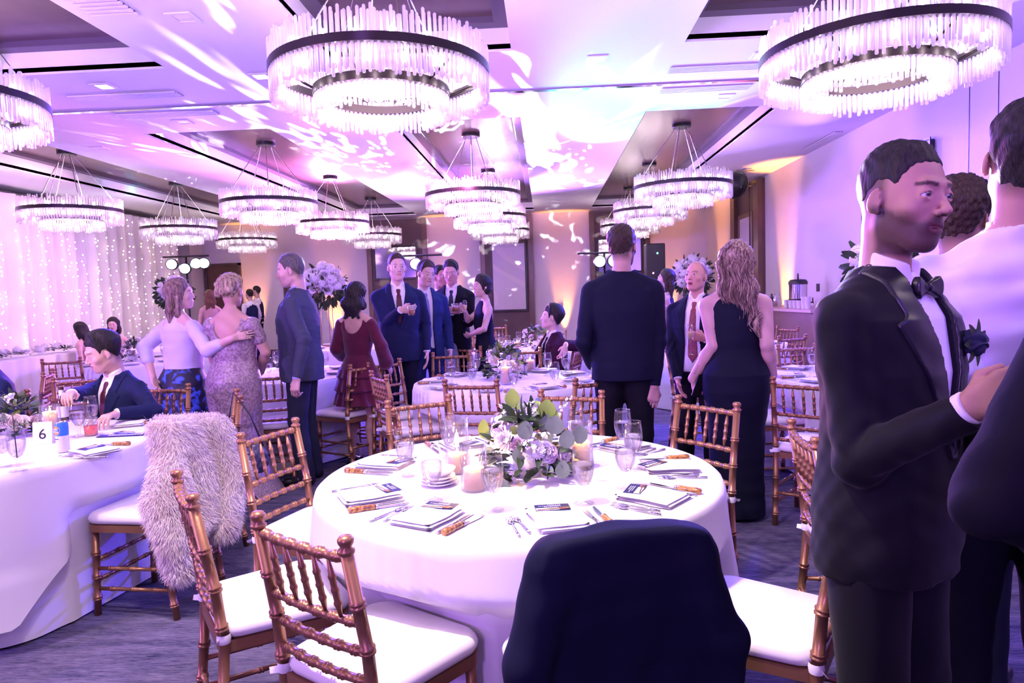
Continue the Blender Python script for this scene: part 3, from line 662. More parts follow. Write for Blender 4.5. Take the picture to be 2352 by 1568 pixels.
# saucers, candles, centrepiece on the near table
def saucer(label,p,z=TT,r=.075,group=None):
    t=MB().lathe([(0,.004),(r*.6,.004),(r*.62,.0),(r*.64,.003),(r,.014),(r,.016),(r*.65,.006),(0,.006)],32).build('saucer','china'); t.location=(p[0],p[1],z); return tag(t,label,'dish',group)
q=at(1008,1112,z=TT)
for i,l in enumerate(('bottom','middle','top')): saucer(l+' saucer of the stack of three left of the lit candle',(q.x,q.y),TT+i*.011,.072-.004*i)
b=MB().lathe([(0,.002),(.03,.002),(.05,.02),(.055,.03),(.053,.03),(.03,.006),(0,.006)],28).build('small_bowl','china'); b.location=(q.x+.01,q.y+.01,TT+.032); tag(b,'small white bowl on top of the three stacked saucers','bowl')
q=at(1090,1125,z=TT); candle('low lit candle just left of the near flowers, in front of the saucers',(q.x,q.y,TT),.085,.17)
q=at(1052,1085,z=TT); candle('candle in a glass cylinder behind the saucers and lit candle',(q.x,q.y,TT),.08,.22)
q=at(1335,1075,z=TT); candle('candle in a glass cylinder right of the near flowers',(q.x,q.y,TT),.11,.19)
# ---------------------------------------------------------------- flowers
def leaf_mesh(mb,c,d,L,w,up,curl=.2):
    d=Vector(d).normalized(); sd=d.cross(Vector(up)); sd=sd.normalized() if sd.length>.01 else Vector((1,0,0)); nn=sd.cross(d); c=Vector(c); v=[];n=6
    for i in range(n+1):
        t=i/n; ww=w*math.sin(PI*min(.97,t*.92+.06))**.7; p=c+d*L*t+nn*(-curl*L*t*t)
        v+=[p-sd*ww+nn*ww*.25,p,p+sd*ww+nn*ww*.25]
    mb.add(v,[(3*i+k,3*i+k+1,3*i+k+4,3*i+k+3) for i in range(n) for k in (0,1)])
def rose_mb(R,seed,petals=17,open_=1.):
    """cupped spiral of overlapping petals around a tight bud"""
    rnd=random.Random(seed); mb=MB()
    for k in range(petals):
        t=(k+.5)/petals; a=k*2.4+rnd.random()*.25; rad=R*(.10+.80*t); w=1.25-.45*t; lean=.10+.75*open_*t**1.6; top=R*(.62-.22*t); v=[]; nu,nv=8,6
        for j in range(nv+1):
            s=j/nv
            for i in range(nu+1):
                q=(i/nu-.5)*2; ed=(1-.22*abs(q)**3*s); b=a+q*w*(.55+.45*math.sin(PI*min(1,s*1.1)*.5))
                r=rad*(.35+.65*math.sin(s*PI/2))+R*.20*t*open_*s**4; z=-R*.55+(top+R*.55)*s*ed-R*lean*.30*s**3-R*.12*t*s**6
                v.append((r*math.cos(b),r*math.sin(b),z))
        mb.add(v,[(j*(nu+1)+i,j*(nu+1)+i+1,(j+1)*(nu+1)+i+1,(j+1)*(nu+1)+i) for j in range(nv) for i in range(nu)])
    return mb
def mum_mb(R,seed,n=120):
    rnd=random.Random(seed); mb=MB()
    for k in range(n):
        z=1-1.6*k/n; r=math.sqrt(max(0,1-z*z)); a=k*2.4; d=(r*math.cos(a),r*math.sin(a),z); leaf_mesh(mb,Vector(d)*R*.42,d,R*(.5+.12*rnd.random()),R*.11,(0,0,1) if abs(z)<.9 else (1,0,0),-.25)
    return mb
def puff_mb(R,seed,n=85):
    rnd=random.Random(seed); mb=MB()
    for k in range(n):
        z=1-1.85*(k+.5)/n; r=math.sqrt(max(0,1-z*z)); a=k*2.4+rnd.random()*.4; d=Vector((r*math.cos(a),r*math.sin(a),z)); t1=d.orthogonal().normalized(); t2=d.cross(t1); q=rnd.random()
        for p in range(4):
            w=p*PI/2+q; e=t1*math.cos(w)+t2*math.sin(w); c_=d*R*(.86+.1*rnd.random()); x=R*.17
            mb.add([c_,c_+e*x*.6+t1.cross(e)*0+e.cross(d)*x*.55+d*x*.25,c_+e*x*1.25+d*x*.2,c_+e*x*.6-e.cross(d)*x*.55+d*x*.25],[(0,1,2,3)])
    return mb.ball((0,0,0),R*.80,12,9)
def cluster_mb(R,seed,n=26):
    rnd=random.Random(seed); mb=MB()
    for k in range(n):
        d=Vector((rnd.gauss(0,1),rnd.gauss(0,1),abs(rnd.gauss(0,1))*.9-.2)).normalized()*R*.85
        for p in range(5):
            a=p*1.257; t1=d.orthogonal().normalized(); t2=d.cross(t1).normalized(); e=t1*math.cos(a)+t2*math.sin(a)
            leaf_mesh(mb,d,e+d.normalized()*.5,R*.27,R*.12,d,.1)
    return mb
BL={}
def bloom(kind,R,parent,loc,d=(0,0,1),m='rose',name=None,seed=1):
    key=(kind,round(R,3),m,seed%3)
    if key not in BL:
        mb={'rose':lambda:rose_mb(R,seed),'open':lambda:rose_mb(R,seed,12,1.8),'mum':lambda:mum_mb(R,seed),'cluster':lambda:cluster_mb(R,seed),'puff':lambda:puff_mb(R,seed)}[kind]()
        BL[key]=mb.build(name or kind,m,parent).data
        o=[x for x in parent.children if x.data==BL[key]][0]
    else: o=D.objects.new(name or kind,BL[key]); COL.objects.link(o); o.parent=parent
    o.location=loc; o.rotation_euler=Vector(d).to_track_quat('Z','Y').to_euler(); return o
def stock(parent,base,tip,n=16,R=.011,name='stock_stem'):
    b=Vector(base); t=Vector(tip); m=MB().tube([b,b.lerp(t,.5)+Vector((0,0,.01)),t],[.003,.0022,.001],6); s=m.build(name,'sage',parent); q=MB(); rnd=random.Random(n)
    for k in range(n):
        f=k/n; p=b.lerp(t,.25+.75*f); r=R*(1.15-.75*f); o=Vector((rnd.gauss(0,1),rnd.gauss(0,1),rnd.gauss(0,1))).normalized()*r*1.0; q.ball(p+o,r*.8,7,5)
    q.build('buds','white_petal',s)
def centrepiece(label,loc,seed,R=.15,detail=True,H=.22):
    t=thing('flower_centrepiece',label,'flowers',loc); rnd=random.Random(seed)
    MB().lathe([(0,0),(.05,0),(.06,.05),(.058,.09),(.05,.09),(0,.085)],20).build('vase','china',t)
    kinds=[('rose',.046,'rose'),('open',.034,'mauve'),('mum',.042,'white_petal'),('cluster',.044,'white_petal'),('rose',.036,'mauve'),('rose',.040,'white_petal')]
    nb=24 if detail else 15
    for k in range(nb):
        el=math.radians(-4+90*((k*.618)%1)); a=k*2.399+rnd.random()*.3; d=Vector((math.cos(el)*math.cos(a),math.cos(el)*math.sin(a),math.sin(el)))
        kd=kinds[k%6]; p=Vector((d.x*R*.95,d.y*R*.95,.075+d.z*H*.72)); bloom(kd[0],kd[1],t,p,d,kd[2],{'rose':'rose','open':'lisianthus','mum':'chrysanthemum','cluster':'stock_flower'}[kd[0]],k%3)
    mb=MB()
    for k in range(80 if detail else 40):
        a=rnd.random()*6.28; rr=R*rnd.uniform(.45,.95); z0=rnd.uniform(.012,.07); leaf_mesh(mb,(rr*math.cos(a),rr*math.sin(a),z0),(math.cos(a)+rnd.gauss(0,.4),math.sin(a)+rnd.gauss(0,.4),max(-.1,rnd.gauss(.1,.2))),.055,.014,(0,0,1),.12)
    o=mb.build('low_foliage','green',t); o['kind']='stuff'
    for mt,n,L,w,nm in (('sage',34,.062,.022,'eucalyptus'),('green',90,.075,.014,'dark_foliage'),('lime',7,.055,.024,'pale_foliage')):
        mb=MB()
        for k in range(n if detail else n//2):
            el=math.radians(rnd.uniform(-12,75) if mt!='lime' else rnd.uniform(20,85)); a=rnd.random()*6.28; d=Vector((math.cos(el)*math.cos(a),math.cos(el)*math.sin(a),math.sin(el)))
            p=Vector((d.x*R*.8,d.y*R*.8,max(.02,.07+d.z*H*.68))); e=(d+Vector((rnd.gauss(0,.5),rnd.gauss(0,.5),rnd.gauss(0,.35)))).normalized()
            if p.z+e.z*L<.01: e.z=.05
            leaf_mesh(mb,p,e,L*(.8+.5*rnd.random()),w*(.8+.4*rnd.random()),(rnd.gauss(0,1),rnd.gauss(0,1),1),.25)
        o=mb.build(nm,mt,t); o['kind']='stuff'
    return t
q=at(1213,1105,z=TT); cp1=centrepiece('full white and mauve flower centrepiece on the nearest table',(q.x-.0,q.y+.09,TT),4,.165,True,.25)
c0=Vector((q.x,q.y+.09,TT))
for (u,v),dy in (((1145,925),-.02),((1175,930),0.02),((1315,905),.0)):
    tip=at(u,v,y=c0.y+dy)-c0; stock(cp1,tip*.35+Vector((0,0,.06)),tip,20)
for (u,v,w) in ((1176,915,.030),(1255,940,.036),(1110,985,.022),(1265,955,.03)):
    mb=MB(); p=at(u,v,y=c0.y-.02)-c0; leaf_mesh(mb,p-Vector((0,0,.035)),(.05,-.1,1),.075,w,(0,-1,0),.05); mb.tube([p*.5,p-Vector((0,0,.035))],.0012,4); mb.build('silver_dollar_leaf','lime',cp1)
for (u,v,w) in ((1272,978,.036),(1204,990,.03),(1330,1000,.028),(1150,1120,.03),(1160,1130,.026),(1300,1010,.03),(1190,1045,.026),(1290,1080,.028)):
    mb=MB(); p=at(u,v,y=c0.y-.15)-c0; leaf_mesh(mb,p-Vector((0,0,.03)),(.1,-.15,1),.07,w,(0,-1,0),.05); mb.build('silver_dollar_leaf','sage',cp1)
q=at(1163,872,z=TT); centrepiece('pale flower centrepiece on the second table behind the nearest',(q.x-.02,q.y+.1,TT),8,.17,True,.26)
centrepiece('low flower centrepiece on the third table between the seated men',(-.13,8.55,TT),11,.19,False,.25)
q=at(40,1005,z=TT); centrepiece('green and white centrepiece beside the number six card',(q.x-.1,q.y+.08,TT),13,.16,True,.17)
centrepiece('centrepiece on the table left of the seated young man',(T5[0],T5[1],TT),19,.15,False,.2)
centrepiece('centrepiece on the table behind the man in the grey suit',(T6[0]+.1,T6[1]+.1,TT),23,.12,False,.15)
# tall arrangements
def tall(label,loc,seed,base,H,R=.3):
    t=thing('tall_flower_stand',label,'flowers',loc); rnd=random.Random(seed)
    m=MB(); w=.09
    for sx in (-1,1):
        for sy in (-1,1): m.tube([(sx*w,sy*w,base),(sx*w,sy*w,base+H)],.006,6)
    for z in (base+.006,base+H): 
        for a,b in (((-w,-w),(w,-w)),((w,-w),(w,w)),((w,w),(-w,w)),((-w,w),(-w,-w))): m.tube([(*a,z),(*b,z)],.006,6)
    m.build('stand','gold',t)
    for k in range(34):
        z=1-1.45*k/34; r=math.sqrt(max(0,1-z*z)); a=k*2.4; d=Vector((r*math.cos(a),r*math.sin(a),z)); kd=('puff','rose','puff')[k%3]
        bloom(kd,R*(.27,.24,.23)[k%3],t,Vector((0,0,base+H+R*.62))+d*R*.80,d,'white_petal',{'rose':'rose','puff':'hydrangea'}[kd],k%3)
    mb=MB()
    for k in range(150):
        d=Vector((rnd.gauss(0,1),rnd.gauss(0,1),rnd.gauss(-.5,.8))).normalized(); leaf_mesh(mb,Vector((0,0,base+H+R*.6))+d*R*.75,(d+Vector((0,0,-.25 if d.z<0 else 0))),.13,.024,(rnd.gauss(0,1),1,rnd.gauss(0,1)),.3)
    mb.build('foliage','green',t)['kind']='stuff'; return t
p=at(742,650,y=T8[1]); tall('tall white flower ball on a gold stand behind the man in the grey suit',(p.x,T8[1],0),3,.77,p.z-.77-.22,.32)
p=at(1590,628,y=11.7); P9=(p.x,11.7); tall('tall white flower ball on a stand behind the bald man\'s head',(p.x,11.7,0),4,.77,p.z-.77-.24,.34)
p=at(400,665,y=10.7); P8=(p.x,10.7); tall('tall white flower ball half hidden behind the woman in lavender',(p.x,10.7,0),5,.77,p.z-.77-.2,.26)
p=at(2020,590,y=5.35); tall('tall white flowers peeking out behind the tuxedoed man\'s neck',(p.x,5.35,0),6,.77,p.z-.77-.2,.22)
table(P9,'round table carrying the tall flowers behind the bald man','long white cloth of the table under the tall flowers behind the bald man',seed=92)
table(P8,'round table carrying the tall flowers behind the woman in lavender','long white cloth of the table under the flowers behind the woman in lavender',seed=95)
# garland on the head table
g=thing('flower_garland','low garland of white flowers and greenery along the head table','flowers',(-7.6,10.6,.765)); rnd=random.Random(31)
for k in range(52):
    y=-2.7+k*.105; bloom(('rose','puff','rose')[k%3],.06,g,(rnd.uniform(-.08,.1),y+rnd.uniform(-.04,.04),.06+rnd.random()*.05),(rnd.gauss(.3,.3),rnd.gauss(0,.3),1),'white_petal',('rose','hydrangea','chrysanthemum')[k%3],k%3)
mb=MB()
for k in range(260): leaf_mesh(mb,(rnd.uniform(-.12,.16),rnd.uniform(-2.8,2.8),.03+rnd.random()*.05),(rnd.gauss(0,1),rnd.gauss(0,1),.4),.09,.018,(0,0,1),.3)
mb.build('foliage','green',g)['kind']='stuff'
# ---------------------------------------------------------------- goblets, candles and settings of the other tables
def simple_set(T,nm,angs,seed,gob=True,r=.60,full=True):
    rnd=random.Random(seed)
    for k,dg in enumerate(angs):
        a=math.radians(dg); u=Vector((math.cos(a),math.sin(a))); s=Vector((-u.y,u.x)); P=lambda r,o:(T[0]+u.x*r+s.x*o,T[1]+u.y*r+s.y*o); inw=a+PI
        napkin('folded white napkin lying on '+nm,P(r,0),inw,group='napkins on '+nm)
        if full:
            menu('navy menu card on a napkin on '+nm,P(r-.06,0),inw,PI+rnd.uniform(-.3,.3),group='menu cards on '+nm)
            fork('silver fork lying on '+nm,P(r,-.13),inw,group='forks on '+nm); knife('steak knife with amber handle on '+nm,P(r,.125),inw,True,group='knives on '+nm)
        if gob: glass(P(.40,.12),'filled water goblet on '+nm,'water goblets on '+nm)
simple_set(T3,'the second table',[-98,-60,-20,25,60,100,140,180,222],3,gob=False)
for i,((u,v),l) in enumerate(zip([(1038,882),(1085,890),(1180,903),(1275,892),(1258,862),(1300,862),(1095,862),(1090,850)],['leftmost, standing alone','in front of the pair left of the flowers','in front of the flowers and candle','nearest of the three right of the flowers','left rear of the three right of the flowers','right rear of the three right of the flowers','rear of the pair left of the flowers','half hidden behind the flowers at left'])):
    p=at(u,v,z=TT); glass((p.x,p.y),'water goblet on the second table, '+l)
p=at(1163,880,z=TT); candle('lit pillar candle in front of the second table\'s flowers',(p.x,p.y-.03,TT),.13,.16)
p=at(1218,855,z=TT); candle('small lit candle behind the second table\'s flowers',(p.x,p.y+.1,TT),.10,.15)
p=at(1128,842,z=TT); saucer('white saucer left of the second table\'s flowers',(p.x,p.y))
simple_set(T4,'the third table',[-110,-70,-30,10,55,95,135,180,215],5,full=False)
for k in range(4):
    a=.6+k*PI/2; candle('votive candle glowing on the third table',(T4[0]+.3*math.cos(a),T4[1]+.3*math.sin(a),TT),.07,.12,'votive candles on the third table')
simple_set(T5,'the table left of the seated young man',[-110,-60,-20,30,90,150,200],6,full=False)
simple_set(T6,'the table behind the grey suit',[-100,-55,-10,40,100,160,210],7,full=False)
simple_set(T8,'the table with the tall flowers',[-100,-40,10,80,150,210],8,full=False)
simple_set(T7,'the right-hand table',[-150,-110,-70,-20,40,85,130,180],9)
simple_set(T10,'the table before the bar',[-120,-80,-30,40,100,170,215],10,full=False)
# left table things
def tp(u,v): p=at(u,v,z=TT); return (p.x,p.y)
for (u,v),l in zip([(42,1082),(8,1072),(183,1003),(213,985),(85,972),(5,980)],['front glass with a black straw, left table','cut by the left edge beside the straw glass','right behind the tall drink can','in front of the young man\'s hand','behind the number card, beside the candle','at the left edge behind the greenery']):
    glass(tp(u,v),'water goblet '+l)
p=tp(42,1082); s=MB().tube([(0,0,.06),(-.012,.01,.25)],.0022,6).build('drinking_straw','black'); s.location=(p[0],p[1],TT); tag(s,'black drinking straw standing in the front goblet of the left table','straw')
p=tp(120,1010); candle('tall lit candle in a glass cylinder behind the number six card',(p[0],p[1],TT),.155,.19,r=.036,R=.05)
p=tp(101,1018); nc=thing('table_number','white tent card with the numeral six','card',(p[0],p[1],TT),.32)
MB().add([(-.045,-.02,0),(.045,-.02,0),(.045,0,.115),(-.045,0,.115),(-.045,.03,0),(.045,.03,0)],[(0,1,2,3),(4,3,2,5)]).build('card','paper',nc,False)
text('numeral','6',.075,'black',nc,(.0,-.012,.05),(math.radians(80),0,0))
p=tp(146,1038); can=thing('drink_can','slim white drink can with blue band and orange circle on the left table','can',(p[0],p[1],TT),-.35)
MB().lathe([(0,.003),(.024,.003),(.0285,.01),(.029,.015),(.029,.085)],32).build('body',mat('can_white',(.8,.78,.85),.3),can,'auto')
MB().lathe([(.029,.085),(.029,.142),(.026,.150)],32).build('blue_band',mat('can_blue',(.05,.22,.75),.3),can,'auto')
MB().lathe([(.026,.150),(.0265,.153),(.024,.152),(.023,.148),(0,.148)],32).build('lid','steel',can,'auto')
v=[(0,0,0)]+[(0,.0)*0 for _ in range(0)]; m=MB(); vv=[]
for i in range(25):
    a=2*PI*i/24
    for r in (0,.021): x=r*math.cos(a); z=.112+r*math.sin(a)*1.05; th=x/.029; vv.append((.0295*math.sin(th),-.0295*math.cos(th),z))
m.add(vv,[(2*i,2*i+1,2*i+3,2*i+2) for i in range(24)]).build('orange_circle',mat('can_orange',(.85,.35,.03),.4),can)
text('lettering','HIGH',.012,'paper',can,(0,-.0302,.118),(PI/2,0,0)); text('lettering','NOON',.012,'paper',can,(0,-.0302,.105),(PI/2,0,0))
text('lettering','GRAPEFRUIT',.0052,'card',can,(0,-.0297,.070),(PI/2,0,0))
p=tp(146,968); bo=thing('beer_bottle','brown glass beer bottle beside the young man\'s hand','bottle',(p[0],p[1],TT))
MB().lathe([(0,.002),(.03,.002),(.031,.01),(.031,.11),(.027,.135),(.014,.165),(.0125,.21),(.0145,.213),(.0145,.222),(0,.222)],24).build('bottle_body',mat('brown_glass',(.06,.02,.008),.08,spec=.7,coat=.5),bo)
MB().lathe([(.0315,.03),(.0315,.10)],24).build('label','paper',bo); MB().lathe([(.0145,.165),(.0132,.20)],24).build('neck_label','paper',bo)
p=tp(210,1000); tg=thing('tumbler','short tumbler of pink-red cocktail behind the water goblet','glass',(p[0],p[1],TT))
MB().lathe([(0,.002),(.033,.002),(.036,.1),(.0345,.1),(.031,.006),(0,.006)],24).build('glass','glass',tg); MB().lathe([(0,.008),(.031,.008),(.0335,.055),(0,.055)],24).build('drink',mat('pink_cocktail',(.9,.12,.10),.2,emit=(1,.1,.05),es=.0),tg)
p=tp(285,995); menu('dark menu card standing off the left table near its rim',p,1.2,z=TT+.004)
bm=thing('menu_booklet','long navy menu card with white lettering on the left table','menu',(tp(285,1000)[0],tp(285,1000)[1],TT+.002),.12)
box('card','card',-.135,-.03,0,.135,.03,.003,bm)
m=MB(); [m.box(-.08+k*.017,-.012,.003,-.07+k*.017,.014,.0034) for k in range(11)]; m.build('lettering','paper',bm,False)
p=tp(205,1040); napkin('white napkin under the dark leaflet at the front right of the left table',(p[0]+.03,p[1]),2.6); menu('dark leaflet on the front right napkin of the left table',(p[0],p[1]+.02),2.4,.4)
p=tp(255,1022); knife('amber-handled knife behind the leaflet on the left table',p,PI-.1,True)
p=tp(180,1047); fork('silver fork before the drink can, left table',p,PI+.1); p=tp(205,1052); fork('silver fork nearest the left table\'s rim',p,PI+.05)
p=tp(300,975); napkin('white napkin at the seated young man\'s right, left table',p,2.0); knife('amber-handled knife on the napkin beside the young man',(p[0],p[1]-.03),PI+.35,True)
# ---------------------------------------------------------------- people: implicit bodies meshed with surface nets
f32=np.float32
def V3(*a): return np.array(a,f32)
def smin(a,b,k):
    h=np.clip(.5+.5*(b-a)/k,0,1); return b+(a-b)*h-k*h*(1-h)
def smax(a,b,k): return -smin(-a,-b,k)
def capd(p,a,b,ra,rb):
    a=np.asarray(a,f32); b=np.asarray(b,f32); ba=b-a; pa=p-a; t=np.clip(pa@ba/max(1e-9,float(ba@ba)),0,1)
    return np.sqrt(((pa-t[:,None]*ba)**2).sum(1))-(ra+(rb-ra)*t)
def elld(p,c,r,rot=None):
    q=p-np.asarray(c,f32)
    if rot is not None: q=q@rot
    r=np.asarray(r,f32); k0=np.sqrt(((q/r)**2).sum(1)); k1=np.sqrt(((q/(r*r))**2).sum(1))+1e-9
    return k0*(k0-1)/k1
def balld(p,c,r): return np.sqrt(((p-np.asarray(c,f32))**2).sum(1))-r
def profd(p,tab,n=2.0,wob=None):
    t=np.array(tab,f32); z=p[:,2]; a=np.interp(z,t[:,0],t[:,1]).astype(f32); b=np.interp(z,t[:,0],t[:,2]).astype(f32); yo=np.interp(z,t[:,0],t[:,3]).astype(f32)
    x=p[:,0]; y=p[:,1]-yo
    if wob is not None: s=wob(np.arctan2(y,x),z); a=a*s; b=b*s
    k0=(np.abs(x/a)**n+np.abs(y/b)**n)**(1/n); k1=np.sqrt((x/a/a)**2+(y/b/b)**2)+1e-9
    d=k0*(k0-1)/k1 if n==2 else (k0-1)*np.minimum(a,b)
    return np.maximum(d,np.maximum(z-t[-1,0],t[0,0]-z))
def Rxyz(yaw,pitch,roll):
    """matrix whose columns are the moved axes (degrees)"""
    return np.array(Matrix.Rotation(math.radians(yaw),3,'Z')@Matrix.Rotation(math.radians(pitch),3,'X')@Matrix.Rotation(math.radians(roll),3,'Y'),f32)
def mesh_sdf(fn,lo,hi,h):
    lo=np.array(lo,float); n=np.maximum(8,np.ceil((np.array(hi)-lo)/h/8).astype(int)*8); nb=n//8
    g=np.stack(np.meshgrid(*[np.arange(k) for k in nb],indexing='ij'),-1).reshape(-1,3)
    c=(lo+(g*8+3.5)*h).astype(f32); d=np.concatenate([fn(c[i:i+60000]) for i in range(0,len(c),60000)])
    vol=np.repeat(np.repeat(np.repeat(np.where(d<0,-1,1).astype(f32).reshape(nb),8,0),8,1),8,2)
    act=g[np.abs(d)<8*h*.9+.012]
    off=np.stack(np.meshgrid(*[np.arange(8)]*3,indexing='ij'),-1).reshape(-1,3)
    for i in range(0,len(act),160):
        a=act[i:i+160]; ix=(a[:,None,:]*8+off[None]).reshape(-1,3); v=fn((lo+ix*h).astype(f32)); vol[ix[:,0],ix[:,1],ix[:,2]]=v
    s=vol<0; N=vol.shape
    cnt=np.zeros((N[0]-1,N[1]-1,N[2]-1),np.int8)
    for dx in (0,1):
        for dy in (0,1):
            for dz in (0,1): cnt+=s[dx:N[0]-1+dx,dy:N[1]-1+dy,dz:N[2]-1+dz]
    cell=np.argwhere((cnt>0)&(cnt<8)); 
    if not len(cell): return np.zeros((0,3)),np.zeros((0,4),int)
    idx=-np.ones(cnt.shape,np.int32); idx[cell[:,0],cell[:,1],cell[:,2]]=np.arange(len(cell))
    acc=np.zeros((len(cell),3)); w=np.zeros(len(cell)); cs=[(a,b,c_) for a in (0,1) for b in (0,1) for c_ in (0,1)]
    val={o:vol[cell[:,0]+o[0],cell[:,1]+o[1],cell[:,2]+o[2]] for o in cs}
    for o in cs:
        for ax in range(3):
            if o[ax]==0:
                q=list(o); q[ax]=1; q=tuple(q); a,b=val[o],val[q]; m=(a<0)!=(b<0); t=np.where(m,a/np.where(m,a-b,1),0)
                t=np.clip(t,.05,.95); P=np.array(o,float)[None]+t[:,None]*np.eye(3)[ax]; acc+=P*m[:,None]; w+=m
    verts=lo+(cell+acc/w[:,None])*h; F=[]
    for ax in range(3):
        b,c_=(ax+1)%3,(ax+2)%3; sl0=[slice(None)]*3; sl1=[slice(None)]*3; sl0[ax]=slice(0,-1); sl1[ax]=slice(1,None)
        A=s[tuple(sl0)]; B=s[tuple(sl1)]; e=np.argwhere(A!=B); e=e[(e[:,b]>0)&(e[:,c_]>0)&(e[:,b]<N[b]-1)&(e[:,c_]<N[c_]-1)]
        q=[]
        for ob,oc in ((0,0),(1,0),(1,1),(0,1)):
            k=e.copy(); k[:,b]-=ob; k[:,c_]-=oc; q.append(idx[k[:,0],k[:,1],k[:,2]])
        q=np.stack(q,1); fl=A[e[:,0],e[:,1],e[:,2]]; q[~fl]=q[~fl][:,::-1]; F.append(q)
    return verts,np.concatenate(F)
def np_mesh(v,f,name,m,parent,col=None,scale=1.):
    me=D.meshes.new(name); v=(v*scale).astype(f32); me.vertices.add(len(v)); me.vertices.foreach_set('co',v.ravel())
    k=f.shape[1]; me.loops.add(f.size); me.loops.foreach_set('vertex_index',f.ravel().astype(np.int32))
    me.polygons.add(len(f)); me.polygons.foreach_set('loop_start',np.arange(0,f.size,k,dtype=np.int32)); me.polygons.foreach_set('loop_total',np.full(len(f),k,np.int32))
    if col is not None:
        a=me.color_attributes.new('Col','FLOAT_COLOR','POINT'); a.data.foreach_set('color',np.c_[col,np.ones(len(v))].astype(f32).ravel())
    me.validate(); return fin(me,name,m,parent,True)
def wrinkle(p,amp,seed,wl=.11):
    r=np.random.RandomState(seed); o=0
    for i in range(4):
        k=r.normal(size=3); k[2]*=1.3; k/=np.linalg.norm(k); o=o+np.sin(p@(k*2*PI/(wl*(.6+.6*r.rand()))).astype(f32)+r.rand()*6+1.5*np.sin(p[:,2]*9+r.rand()*6))
    return o*(amp/4)
M['skin']=mat('skin',(.6,.35,.28),.52,spec=.35,attr=True,sub=.12,bump=(420,.10))
M['eye']=mat('eyeball',(.8,.8,.8),.15,attr=True)
M['shirt']=mat('white_shirt_cotton',(.82,.80,.86),.8,bump=(500,.05))
M['shoe']=mat('black_leather_shoe',(.01,.01,.012),.25,spec=.6)
def cloth_mat(name,c,rough=.8,**k): 
    if name not in M: M[name]=mat(name,c,rough,**k)
    return name
def hair_mat(name,c,c2,s=180):
    if name in M: return name
    m,nt,b=new_mat(name); L=nt.links.new; tc=nt.nodes.new('ShaderNodeTexCoord'); mp=nt.nodes.new('ShaderNodeMapping'); mp.inputs['Scale'].default_value=(1,1,.12)
    n=nt.nodes.new('ShaderNodeTexNoise'); n.inputs['Scale'].default_value=s; n.inputs['Detail'].default_value=3
    r=nt.nodes.new('ShaderNodeValToRGB'); r.color_ramp.elements[0].color=(*c,1); r.color_ramp.elements[1].color=(*c2,1); r.color_ramp.elements[0].position=.38; r.color_ramp.elements[1].position=.66
    bp=nt.nodes.new('ShaderNodeBump'); bp.inputs['Strength'].default_value=.5; bp.inputs['Distance'].default_value=.004
    L(tc.outputs['Object'],mp.inputs[0]); L(mp.outputs[0],n.inputs['Vector']); L(n.outputs['Fac'],r.inputs[0]); L(r.outputs[0],b.inputs['Base Color']); L(n.outputs['Fac'],bp.inputs['Height']); L(bp.outputs[0],b.inputs['Normal'])
    b.inputs['Roughness'].default_value=.62; b.inputs['Specular IOR Level'].default_value=.3; M[name]=m; return name
TM=[(.86,.15,.11,-.01),(.95,.17,.12,-.015),(1.08,.145,.10,0),(1.25,.165,.115,0),(1.36,.17,.105,-.005),(1.42,.13,.08,-.01),(1.47,.06,.055,-.01)]
TF=[(.80,.165,.12,-.02),(.92,.178,.125,-.02),(1.08,.122,.092,0),(1.22,.135,.108,.01),(1.33,.148,.098,0),(1.41,.12,.072,-.01),(1.46,.05,.048,-.01)]
def scal(tab,s,e=0): return [(z,a*s+e,b*s+e,y) for z,a,b,y in tab]
